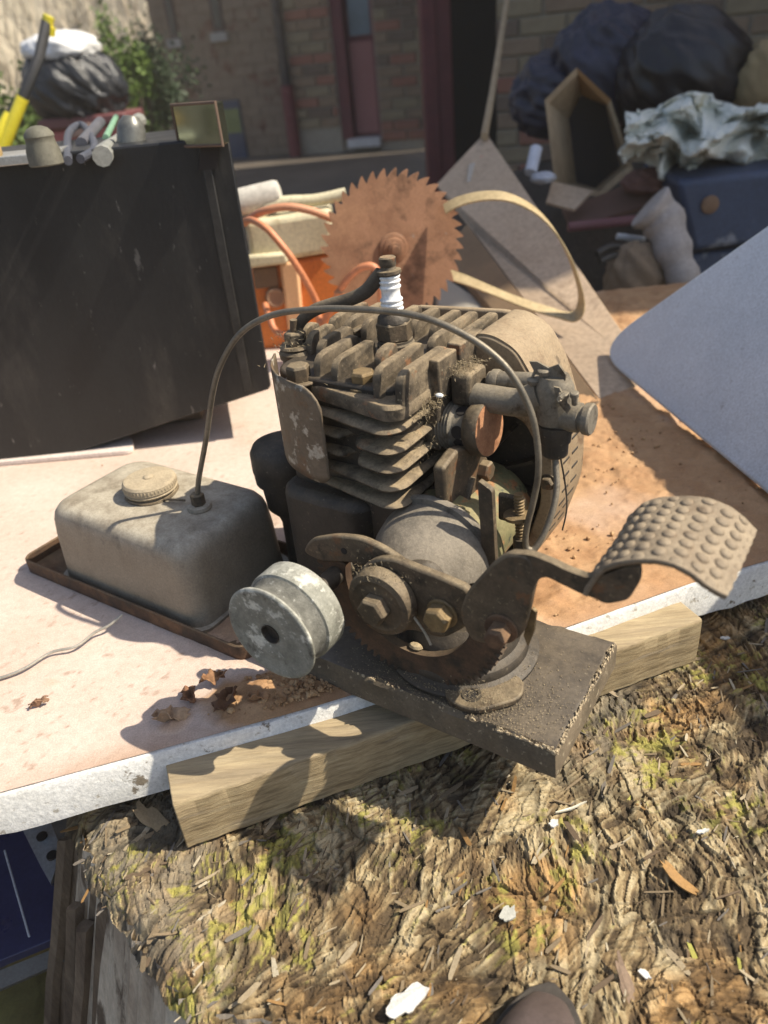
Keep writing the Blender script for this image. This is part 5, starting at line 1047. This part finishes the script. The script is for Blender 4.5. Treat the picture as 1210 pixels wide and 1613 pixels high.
obj('bracket_plate', MB().loft([pts, [p-Vector((0,0,.003)) for p in pts]]), mat('galvanised', [(.34,.36,.37),(.45,.47,.48)], 40, .45, .4, .2, 200), br_)
for x, y in ((66,1317),(82,1347)): obj('hole', MB().lathe(atz(x,y,-.1495), (0,0,1), [(-.0012,.0042),(.0006,.0042),(.0006,0)], 18), Mdarkin, br_)
crumple('yellow_rag', atz(80,1590,-.40), .07, .06, .03, mat('dull_yellow_rag', [(.14,.11,.03),(.24,.2,.06)], 20, .9), 'dull yellow rag on the ground below the solar panel', 'rag', 71, .3, n=40)
# shoe toe at the bottom edge
sc_ = atz(800,1640,ZS+.02); sh = thing('leather_shoe', 'brown leather shoe toe poking in at the lower edge', 'shoe', Vector((sc_.x, sc_.y, ZS)))
axs = (atz(868,1545,ZS+.02)-atz(835,1720,ZS+.02)); axs.z = 0; axs.normalize(); axl = Vector((-axs.y, axs.x, 0)); tip = atz(868,1548,ZS+.018); loops = []
for k in range(22):
    f = k/21; s_ = -.002+f*.13; wdt = .028*min(1, math.sqrt(max(0, f*2.6))*(1-.1*f)); ht = .022+.024*min(1, f*1.4); ht *= min(1, math.sqrt(max(.0, f*5))); base_ = Vector((tip.x, tip.y, ZS+.004))-axs*s_
    loops.append([base_+axl*(wdt*1.0*math.copysign(abs(math.cos(a))**.7, math.cos(a)))+Vector((0,0,max(0, ht*max(0,math.sin(a))**.8))) for a in [2*PI*q_/28 for q_ in range(28)]])
obj('upper', MB().loft(loops), mat('brown_leather', [(.065,.048,.045),(.11,.082,.075)], 30, .6, 0, .4, 250), sh, smooth=70)
wl_ = []
for k in range(22):
    f = k/21; s_ = -.006+f*.13; wdt = .0315*min(1, math.sqrt(max(0.002, f*2.6))*(1-.1*f)); base_ = Vector((tip.x, tip.y, ZS+.002))-axs*s_
    wl_.append([base_+axl*wdt, base_+axl*wdt+Vector((0,0,.006)), base_-axl*wdt+Vector((0,0,.006)), base_-axl*wdt])
obj('sole', MB().loft(wl_), mat('dark_sole', [(.03,.024,.02),(.06,.05,.04)], 60), sh, bevel=.001)
def arc_(f, k0): 
    s_ = -.002+f*.13; wdt = .028*min(1, math.sqrt(max(0, f*2.6))*(1-.1*f)); ht = (.022+.024*min(1, f*1.4))*min(1, math.sqrt(max(.0, f*5))); base_ = Vector((tip.x, tip.y, ZS+.004))-axs*s_
    return [base_+axl*(wdt*1.01*math.copysign(abs(math.cos(a))**.7, math.cos(a)))+Vector((0,0,max(0, 1.012*ht*max(0,math.sin(a))**.8))) for a in [PI*q_/24 for q_ in range(25)]]
obj('toe_seam', MB().tube(arc_(.33,0), .0012, 6), mat('seam_thread', [(.06,.04,.03)], 60), sh)

# ---------------------------------------------------------------- thin haze added to imitate milky lens glare
hz = MB().box(-33, 6, -1.5, 38, -1.6, 13.5)
hm = bpy.data.materials.new('glare_haze'); hm.use_nodes = True; ht_ = hm.node_tree; ht_.nodes.remove(ht_.nodes['Principled BSDF'])
pv_n = ht_.nodes.new('ShaderNodeVolumePrincipled'); pv_n.inputs['Color'].default_value = (.98,.88,.74,1); pv_n.inputs['Density'].default_value = .010
ht_.links.new(pv_n.outputs[0], [n for n in ht_.nodes if n.type == 'OUTPUT_MATERIAL'][0].inputs['Volume'])
tag(obj('haze', hz, hm, smooth=0), 'thin haze added over the yard to imitate milky lens glare', None, None, 'stuff')
